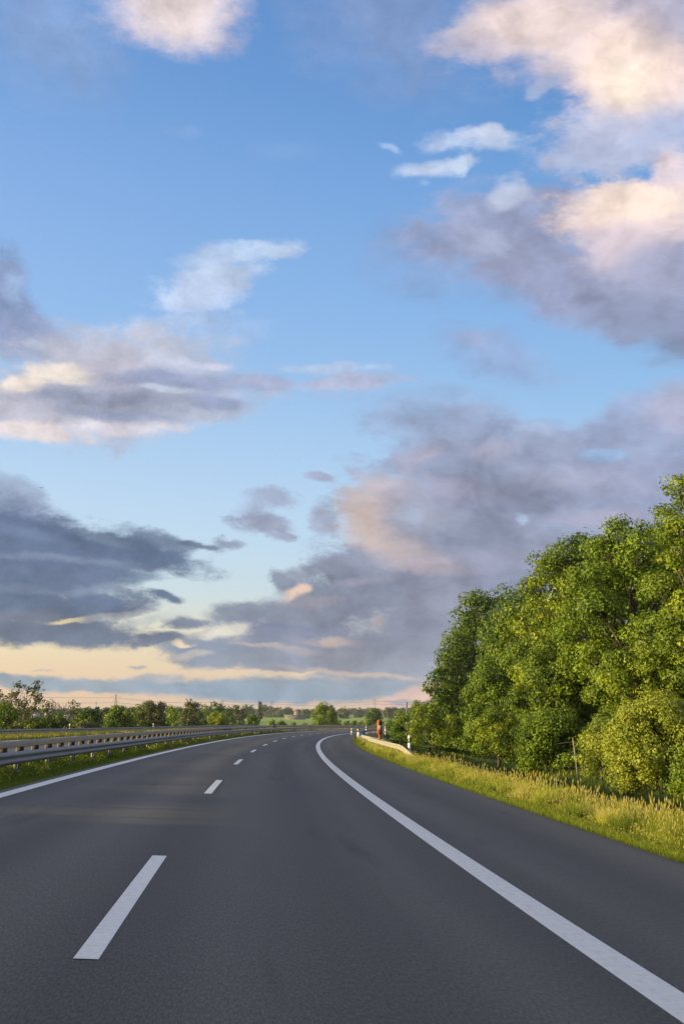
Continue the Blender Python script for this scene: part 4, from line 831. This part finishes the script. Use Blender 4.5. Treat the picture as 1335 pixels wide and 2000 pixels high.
V, Fq, T = merge(parts); tag(npmesh('median_grass', V, Fq, M_GRASS, tint=T), kind='stuff')
# leafy weeds on the median
k = 420; s = sd(k, 20, 150, 1.5); o = -6.1 + rng.random(k) * 1.5; P = road(s, o); P[:, 2] = verge_z(s, o) + .10 + .12 * rng.random(k)
V, Fq, T = leaf_cloud(P, .10 + .12 * rng.random(k), .5 + .2 * rng.normal(size=k), 46, .028, rng, .9)
tag(npmesh('median_weeds', V, Fq, L_LIME, tint=T), kind='stuff')
# grass strip beyond the opposite carriageway, orange sunlight put into its straw tint
n = 50000; s = sd(n, 45, 400, 1.3); o = -22 + rng.random(n) * 5; h = .25 + .45 * rng.random(n)
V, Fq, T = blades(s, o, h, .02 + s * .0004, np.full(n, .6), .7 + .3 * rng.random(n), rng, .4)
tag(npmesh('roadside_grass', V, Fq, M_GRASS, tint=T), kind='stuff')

# crumbled stone along both asphalt edges
n = 5200; s = sd(n, 13, 90, 1.6); side = rng.random(n) < .3; o = np.where(side, -4.2 - np.abs(rng.normal(size=n)) * .08, 7.12 + rng.normal(size=n) * .07)
P = road(s, o, -.02); r = .006 + .012 * rng.random(n) ** 2
oc_ = np.array([(1, 0, 0), (-1, 0, 0), (0, 1, 0), (0, -1, 0), (0, 0, .7), (0, 0, -.7)]); V = P[:, None] + oc_[None] * r[:, None, None] * (.7 + .6 * rng.random((n, 6, 1)))
fi = np.array([(0, 2, 4), (2, 1, 4), (1, 3, 4), (3, 0, 4), (2, 0, 5), (1, 2, 5), (3, 1, 5), (0, 3, 5)]); Fq = (np.arange(n)[:, None, None] * 6 + fi[None]).reshape(-1, 3)
M_STONE = material('crumbled_stone', lambda nt, b: nt.links.new(nramp(nt, nnoise(nt, nvec(nt, 'Object', (1, 1, 1)), 30, 2, .5), [(.3, (.05, .045, .04)), (.7, (.22, .19, .16))]), b.inputs['Base Color']), Roughness=.9)
tag(npmesh('edge_gravel', V.reshape(-1, 3), Fq, M_STONE), kind='stuff')

# ------------------------------------------------------------------ roadside furniture
def plain(name, c, rough=.5, metal=0.0, var=.12):
    def f(nt, b):
        n = nnoise(nt, nvec(nt, 'Object', (1, 1, 1)), 5, 5, .6)
        nt.links.new(nramp(nt, n, [(.3, tuple(v * (1 - var) for v in c)), (.7, tuple(min(1, v * (1 + var)) for v in c))]), b.inputs['Base Color'])
    return material(name, f, Roughness=rough, Metallic=metal)
M_WHITE = plain('white_plastic', (.66, .66, .65)); M_BLACK = plain('black_plastic', (.018, .018, .02)); M_REFL = plain('reflector', (.55, .5, .5), .15)
M_ORANGE = plain('orange_paint', (.34, .095, .014), .5); M_ORANGE_D = plain('orange_dark', (.20, .045, .010), .6); M_RED = plain('red_paint', (.32, .03, .02), .5)
M_PANEL = plain('panel_grey', (.42, .46, .47), .4); M_BLUE = plain('sign_blue', (.02, .14, .50), .4); M_PALEBLUE = plain('pale_blue', (.22, .45, .72), .4)
M_WOOD = plain('weathered_wood', (.22, .18, .13), .9, var=.4); M_GREY = plain('grey_metal', (.16, .165, .17), .5, .2); M_LATTICE = plain('pylon_steel', (.13, .12, .11), .6)
M_ROOF = plain('red_tiles', (.17, .075, .06), .9, var=.2); M_WALL = plain('pale_render', (.30, .28, .26), .9); M_WINDOW = plain('dark_glass', (.03, .04, .05), .15); M_DULL = plain('dull_brick', (.20, .15, .14), .9); M_HALL = plain('grey_sheet', (.22, .23, .24), .6); M_SHED = plain('white_sheet', (.34, .34, .37), .5); M_SLATE = plain('grey_roof', (.16, .17, .19), .8)
def marker_post(px, Y, top, label, group='white marker posts with a black band', w=.13, h=None, face=None):
    x = at(px, Y); z = gz(x, Y); H = px2h(top, Y) - z
    if h: z = px2h(top, Y) - h; H = h
    t = empty('marker_post', (x, Y, z)); tag(t, label, 'marker post', group); t.rotation_euler[2] = -.15
    n0 = H - .42; sl = .05
    def seg(name, a, b, mat, ex=0.0):       # roughly triangular hollow section with a slanted top line
        g = Geo(); r = w / 2 + ex
        for zz in (0,):
            V = [(-r, -.02 - ex, a[0]), (r, -.02 - ex, a[1]), (r * .55, .07 + ex, a[1]), (-r * .55, .07 + ex, a[0]), (-r, -.02 - ex, b[0]), (r, -.02 - ex, b[1]), (r * .55, .07 + ex, b[1]), (-r * .55, .07 + ex, b[0])]
            g.add(V, np.array([(0, 3, 2, 1), (4, 5, 6, 7), (0, 1, 5, 4), (1, 2, 6, 5), (2, 3, 7, 6), (3, 0, 4, 7)]))
        return g.build(name, mat, t)
    seg('post', (-.2, -.2), (H - .04, H + .03), M_WHITE)
    bnd = seg('black_band', (n0 - .02, n0 + .04), (n0 + .23, n0 + .29), M_BLACK, .003)
    g = Geo(); g.box((0, -.0275, n0 + .135), (.045, .006, .17)); g.build('reflector', M_REFL, t)
    return t
marker_post(796, 63.5, 1433, 'white marker post with black band and reflector, beside the bent rail end', w=.17)
marker_post(697.8, 150, 1421.5, 'white marker post standing left of the small blue sign', w=.17)
marker_post(686, 190, 1420.5, 'white marker post at the left tip of the sunlit rail, left of the blue sign', w=.2)
marker_post(713.7, 215, 1417.5, 'small white marker post in the bend, between the blue sign and the orange phone', w=.24)
marker_post(750.3, 225, 1417.0, 'small white marker post in the bend, just right of the orange phone', w=.24)
marker_post(306.5, 168, 1411.5, 'white and black marker post beyond the median rails, before the grey-green willow', w=.16, h=1.0)
marker_post(146.5, 112, 1412, 'white and black marker post behind the far rail, beside a little metal frame', w=.12, h=.8)
# small metal frame beside the post
Y = 112; x = at(138, Y); t = empty('metal_frame', (x, Y, px2h(1424, Y) - .7)); tag(t, 'small pale tubular frame standing behind the far rail on the left', 'frame')
g = Geo(); g.tube([(-.13, 0, 0), (-.13, 0, 1.0), (.13, 0, 1.0), (.13, 0, 0)], .014, 6); g.build('frame', M_WHITE, t); g = Geo(); g.tube([(-.13, 0, .62), (.13, 0, .62)], .012, 6); g.build('crossbar', M_WHITE, t)
# dark cap on the median rail
p = road(168, -5.0, 0); t = empty('rail_marker', p); tag(t, 'black marker clamped on the median rails in the distance', 'marker')
g = Geo(); g.box((0, 0, 1.05), (.32, .14, .34)); g.build('cap', M_BLACK, t); g = Geo(); g.box((0, 0, .45), (.14, .09, .9)); g.build('post', M_BLACK, t); g = Geo(); g.box((-.12, -.5, .35), (.4, .12, .34)); g.build('block', M_BLACK, t)

# orange emergency telephone
Y = 88; x = at(739.5, Y); z = gz(x, Y); top = px2h(1404.8, Y); bot = px2h(1430.8, Y)
t = empty('emergency_phone', (x, Y, z), .42); tag(t, 'orange emergency telephone column with an arched hood, behind the sunlit rails', 'emergency phone')
H = top - z; B = bot - z; w = .27; hh = H - B
ar = [(w / 2 * math.cos(a), H - .10 + .10 * math.sin(a)) for a in np.linspace(0, math.pi, 13)]
g = Geo(); g.prism([(-w / 2, B), (w / 2, B)] + ar, .24); body = g.build('housing', M_ORANGE, t)
arc = [(.125 * math.cos(a), H - .20 + .125 * math.sin(a)) for a in np.linspace(0, math.pi, 13)]
g = Geo(); g.prism([(-.125, H - .42), (.125, H - .42)] + arc, .012, (0, -.126, 0)); g.build('speech_hood', M_ORANGE_D, t)
inn = [(.095 * math.cos(a), H - .23 + .095 * math.sin(a)) for a in np.linspace(0, math.pi, 13)]
g = Geo(); g.prism([(-.095, H - .36), (.095, H - .36)] + inn, .012, (0, -.135, 0)); g.build('dark_niche', M_BLACK, t)  # flat black arch set on the front as the dark niche
g = Geo(); g.box((0, -.128, H - .60), (.24, .016, .33)); pn = g.build('panel', M_WHITE, t); g = Geo(); g.box((0, -.138, H - .60), (.20, .008, .28)); g.build('panel_face', M_PANEL, pn)
g = Geo(); pts = [(.055 * math.cos(a) + .02, -.145, H - .60 + .09 * math.sin(a)) for a in np.linspace(-1.3, 1.3, 7)]; g.tube(pts, .016, 6); g.tube([pts[0], np.array(pts[0]) + (-.04, 0, -.02)], .026, 6); g.tube([pts[-1], np.array(pts[-1]) + (-.04, 0, .02)], .026, 6); g.build('handset_symbol', M_BLACK, pn)
g = Geo(); g.box((0, -.127, B + .13), (.24, .014, .2)); g.build('lower_flap', M_RED, t)
g = Geo(); g.box((0, 0, B / 2 - .1), (.15, .13, B + .2)); g.build('column', M_ORANGE, t)
g = Geo(); g.box((-w / 2 - .012, 0, (H + B) / 2 - .04), (.02, .28, hh - .1)); g.box((w / 2 + .012, 0, (H + B) / 2 - .04), (.02, .28, hh - .1)); g.build('side_shield', M_ORANGE, t)

# small blue sign
Y = 116; x = at(706, Y); z = gz(x, Y); zc = px2h(1430.2, Y); s = 1 / F * Y
t = empty('blue_sign', (x, Y, z), .1); tag(t, 'small blue kilometre board on two short legs behind the sunlit rail', 'sign')
g = Geo(); g.box((0, 0, zc - z), (11 * s, .03, 7.8 * s)); pl = g.build('board', M_BLUE, t)
for sx in (-1, 1): g = Geo(); g.tube([(sx * 3.6 * s, .03, -.2), (sx * 3.6 * s, .03, zc - z)], .03, 8); g.build('leg', M_GREY, t)
cu = bpy.data.curves.new('lettering', 'FONT'); cu.body = '50'; cu.size = 7.6 * s; cu.align_x = 'CENTER'; cu.align_y = 'CENTER'; cu.extrude = .003
cu.materials.append(M_PALEBLUE); tmp = bpy.data.objects.new('tmp', cu); col.objects.link(tmp); bpy.context.view_layer.update()
lm_ = bpy.data.meshes.new_from_object(tmp.evaluated_get(bpy.context.evaluated_depsgraph_get())); bpy.data.objects.remove(tmp)
tx = bpy.data.objects.new('lettering', lm_); col.objects.link(tx); tx.parent = pl; tx.location = (-1.2 * s, -.022, zc - z); tx.rotation_euler = (math.pi / 2, 0, 0)
# sensor box on a pole
Y = 120; x = at(791, Y); z = gz(x, Y); H = px2h(1373, Y) - z
t = empty('sensor_pole', (x, Y, z)); tag(t, 'thin pole carrying a small upright grey box, against the pink cloud', 'pole')
g = Geo(); g.tube([(0, 0, -.2), (0, 0, H - .3)], .035, 8); g.build('pole', M_SHED, t); g = Geo(); g.box((.03, 0, H - .27), (.15, .14, .54)); b_ = g.build('box', M_GREY, t); g = Geo(); g.box((-.065, 0, H - .27), (.035, .15, .54)); g.build('light_edge', M_WHITE, b_)

# wire fence at the foot of the wood
t = empty('wire_fence', (at(1116, 47), 47, gz(at(1116, 47), 47))); tag(t, 'old wire fence on leaning wooden posts at the foot of the wood', 'fence')
bpy.context.view_layer.update(); org = np.array(t.location); tops = []
for i, (px, Y, tp, ln) in enumerate(((1330, 37, 1440, .1), (1205, 41, 1435, -.05), (1116, 47, 1437, -.13), (1040, 55, 1445, .04), (1000, 66, 1450, .03), (960, 72, 1450, 0), (926, 84, 1447, .02), (905, 96, 1440, .05), (880, 108, 1436, 0), (850, 122, 1434, .03))):
    x = at(px, Y); z = gz(x, Y); H = max(1.1, px2h(tp, Y) - z); g = Geo(); a = np.array([x, Y, z]) - org
    tpz = a + np.array([ln * H / 1.3, 0, H]); g.tube([a - (0, 0, .3), (a + tpz) / 2 + (.01, 0, 0), tpz], [.033, .03, .026], 7); g.build('post', M_WOOD, t); tops.append((a, tpz))
g = Geo()
for f in (.3, .6, .9):
    pts = []
    for a, b_ in tops: pts.append(a * (1 - f) + b_ * f)
    full = []
    for q0, q1 in zip(pts[:-1], pts[1:]): full += [q0, (q0 + q1) / 2 - (0, 0, .04)]
    g.tube(full + [pts[-1]], .004, 4)
g.build('wire', M_GREY, t)

# ------------------------------------------------------------------ pylons, mast, wires
def pylon(px, Y, top, w0, label, arms, mat=M_LATTICE, mat2=None, rz=.0, arm_w=None):
    x = at(px, Y); t = empty('pylon', (x, Y, -6.2), rz); tag(t, label, 'pylon'); H = px2h(top, Y) + 6.2; r = H * .0032
    g = Geo(); n = 9; wd = lambda f: w0 * (1 - f * .82) / 2
    for sx in (-1, 1):
        for sy in (-1, 1): g.tube([(sx * wd(f) , sy * wd(f), H * f) for f in np.linspace(0, 1, 6)], r, 4)
    for i in range(n):
        f0, f1 = (i / n) ** .85, ((i + 1) / n) ** .85
        for s1, s2 in (((-1, -1), (1, -1)), ((1, -1), (1, 1)), ((1, 1), (-1, 1)), ((-1, 1), (-1, -1))):
            g.tube([(s1[0] * wd(f0), s1[1] * wd(f0), H * f0), (s2[0] * wd(f1), s2[1] * wd(f1), H * f1)], r * .6, 4); g.tube([(s2[0] * wd(f0), s2[1] * wd(f0), H * f0), (s1[0] * wd(f1), s1[1] * wd(f1), H * f1)], r * .6, 4)
            g.tube([(s1[0] * wd(f1), s1[1] * wd(f1), H * f1), (s2[0] * wd(f1), s2[1] * wd(f1), H * f1)], r * .6, 4)
    g.build('tower', mat, t); tips = []
    for f, L in arms:
        g = Geo(); z = H * f
        for sx in (-1, 1):
            g.tube([(0, -wd(f), z), (sx * L, 0, z)], r * .8, 4); g.tube([(0, wd(f), z), (sx * L, 0, z)], r * .8, 4); g.tube([(0, 0, z + H * .05), (sx * L, 0, z)], r * .8, 4)
            g.tube([(sx * L, 0, z), (sx * L, 0, z - H * .05)], r * .9, 5); tips.append((x + sx * L * math.cos(rz), Y + sx * L * math.sin(rz), -6.2 + z - H * .05))
        g.build('crossarm', mat2 or mat, t)
    g = Geo(); g.tube([(0, 0, H * .97), (0, 0, H * 1.04)], r * 1.6, 5); g.build('peak', mat2 or mat, t)
    return tips
tp1 = pylon(233, 1000, 1358.5, 3.4, 'tall lattice pylon with two broad crossarms above the pale willow', [(.93, 4.3), (.74, 3.2)])
tp2 = pylon(438, 1500, 1368, 4.0, 'small pylon half hidden behind trees, left of the pointed spruce', [(.95, 4.8), (.78, 3.6)])
tp3 = pylon(532.5, 1600, 1369.5, 4.4, 'pylon with short raised arms right of the pointed spruce', [(.97, 2.4), (.84, 3.0)])
tp4 = pylon(730.5, 2000, 1365, 6.0, 'red and white lattice mast above the dark roadside willow', [(.86, 5.5), (.72, 4.6)], mat2=M_RED)
tp5 = pylon(-260, 800, 1345, 4.0, 'pylon beyond the left edge carrying the same wires', [(.93, 5), (.74, 4)])
tp6 = pylon(1600, 2300, 1366, 6.0, 'pylon hidden behind the wood on the right', [(.9, 6), (.72, 5)])
def wires(A, B, lab):
    t = empty('power_lines', A[0]); tag(t, lab, 'power line'); org = np.array(A[0])
    for i in (0, 1, 2, 3):
        a, b_ = np.array(A[i]), np.array(B[i]); d = np.linalg.norm(b_ - a); k = np.linspace(0, 1, 25)[:, None]
        pts = a * (1 - k) + b_ * k - np.array([0, 0, 1.0]) * (4 * k * (1 - k)) * d * .006; g = Geo(); g.tube(pts - org, .05 + .00002 * a[1], 4, cap=False); g.build('wire', M_LATTICE, t)
wires(tp1, tp2, 'power lines between the tall pylon and the half hidden pylon'); wires(tp2, tp3, 'power lines passing behind the pointed spruce'); wires(tp3, tp4, 'faint power lines over the lone maple'); wires(tp5, tp1, 'power lines from the left edge to the tall pylon'); wires(tp4, tp6, 'faint power lines right of the red and white mast')
Y = 700; x = at(195.5, Y); t = empty('radio_mast', (x, Y, -6.2)); tag(t, 'thin radio mast on the left skyline beside the tiny spruce', 'mast'); H = px2h(1369, Y) + 6.2
g = Geo(); g.tube([(0, 0, 0), (0, 0, H * .8), (0, 0, H)], [.25, .16, .06], 6); g.build('shaft', M_LATTICE, t)
for k, f in enumerate((.72, .86)): g = Geo(); g.tube([(-.6, 0, H * f), (.6, 0, H * f)], .08, 4); g.build('antenna', M_LATTICE, t)

# ------------------------------------------------------------------ buildings beyond the fields
def house(px, Y, wpx, eave, ridge, depth, label, wall, roof, rz=0.0, wins=3, storeys=2, flat=False):
    x = at(px, Y); w = wpx / F * Y; t = empty('house', (x, Y, -6.2), rz); tag(t, label, 'building'); e = px2h(eave, Y) + 6.2; r = px2h(ridge, Y) + 6.2
    g = Geo(); g.box((0, 0, e / 2), (w, depth, e)); wl = g.build('wall', wall, t)
    g = Geo(); o = w * .04
    if flat: g.box((0, 0, e + .2), (w + .4, depth + .4, .4))
    else: g.prism([(-depth / 2 - o, e), (depth / 2 + o, e), (0, r)], w + 2 * o, (0, 0, 0), Matrix.Rotation(math.pi / 2, 3, 'Z'))
    rf = g.build('roof', roof, t)
    if not flat: g = Geo(); g.box((w * .25, 0, r - .1), (.5, .5, .9)); g.build('chimney', M_DULL, rf)
    for s_ in range(storeys):
        for k in range(wins):
            g = Geo(); g.box(((k + .5) / wins * w - w / 2, -depth / 2 - .02, e * (s_ + .55) / storeys), (w / wins * .4, .08, e / storeys * .45)); g.build('window', M_WINDOW, t)
house(582, 1250, 10, 1390, 1385.5, 9, 'red-roofed house standing up beyond the meadow', M_DULL, M_ROOF, .3)
house(578, 1150, 40, 1397.5, 1395.8, 12, 'long low pale hall below the red-roofed house', M_HALL, M_SLATE, .05, wins=10, storeys=1)
house(80, 330, 15, 1399, 1394, 6, 'white-roofed shed glimpsed behind the tallest ash', M_WALL, M_SHED, .2, wins=3, storeys=1)
house(117, 420, 20, 1392, 1386, 9, 'grey-roofed house between the tall ash and the leafless tree', M_WALL, M_SLATE, -.2, wins=3)
house(143, 300, 16, 1401, 1396, 8, 'low grey-roofed cottage above the bright yellow-green shrub', M_WALL, M_SLATE, .3, wins=2, storeys=1)
house(262, 400, 14, 1397, 1391, 8, 'pale house glimpsed between the two willows', M_WALL, M_SLATE, .1, wins=2)

# a bird high on the left
Y = 140; t = empty('bird', (at(81, Y), Y, px2h(953, Y) * 1.0)); tag(t, 'tiny dark bird flying in the clear sky above the dark cloud', 'bird')
d_ = Vector(((81 - 667.5) / F, -(953 - 1000) / F, -1)); d_.rotate(co.rotation_euler); t.location = Vector((0, 0, EYE)) + d_.normalized() * Y
g = Geo(); g.tube([(0, -.16, 0), (0, -.08, .01), (0, .05, .01), (0, .14, .015), (0, .19, .02)], [.012, .035, .045, .028, .008], 8)
for sx in (-1, 1):
    V = [(0, -.05, .02), (0, .08, .02), (sx * .16, .06, .07), (sx * .16, -.04, .07), (sx * .34, -.05, .03), (sx * .30, -.01, .04)]
    V = V + [(a, b_, c - .008) for a, b_, c in V]
    g.add(V, [np.array([(0, 1, 2, 3), (9, 8, 7, 6), (0, 3, 9, 6), (1, 7, 8, 2)]), np.array([(3, 2, 5), (3, 5, 4), (11, 8, 9), (10, 11, 9)])])
g.build('body', M_BLACK, t)

# thin evening air
g = Geo(); g.box((0, 1180, 28), (5300, 2700, 76)); hz = g.build('haze', None); tag(hz, kind='stuff')
m = bpy.data.materials.new('air'); m.use_nodes = True; nt = m.node_tree; nt.nodes.clear()
v = nt.nodes.new('ShaderNodeVolumePrincipled'); v.inputs['Color'].default_value = (.80, .88, 1, 1); v.inputs['Density'].default_value = .00008; v.inputs['Anisotropy'].default_value = .2
ou = nt.nodes.new('ShaderNodeOutputMaterial'); nt.links.new(v.outputs[0], ou.inputs['Volume']); hz.data.materials.append(m)
scn.cycles.volume_bounces = 0; scn.cycles.volume_max_steps = 64
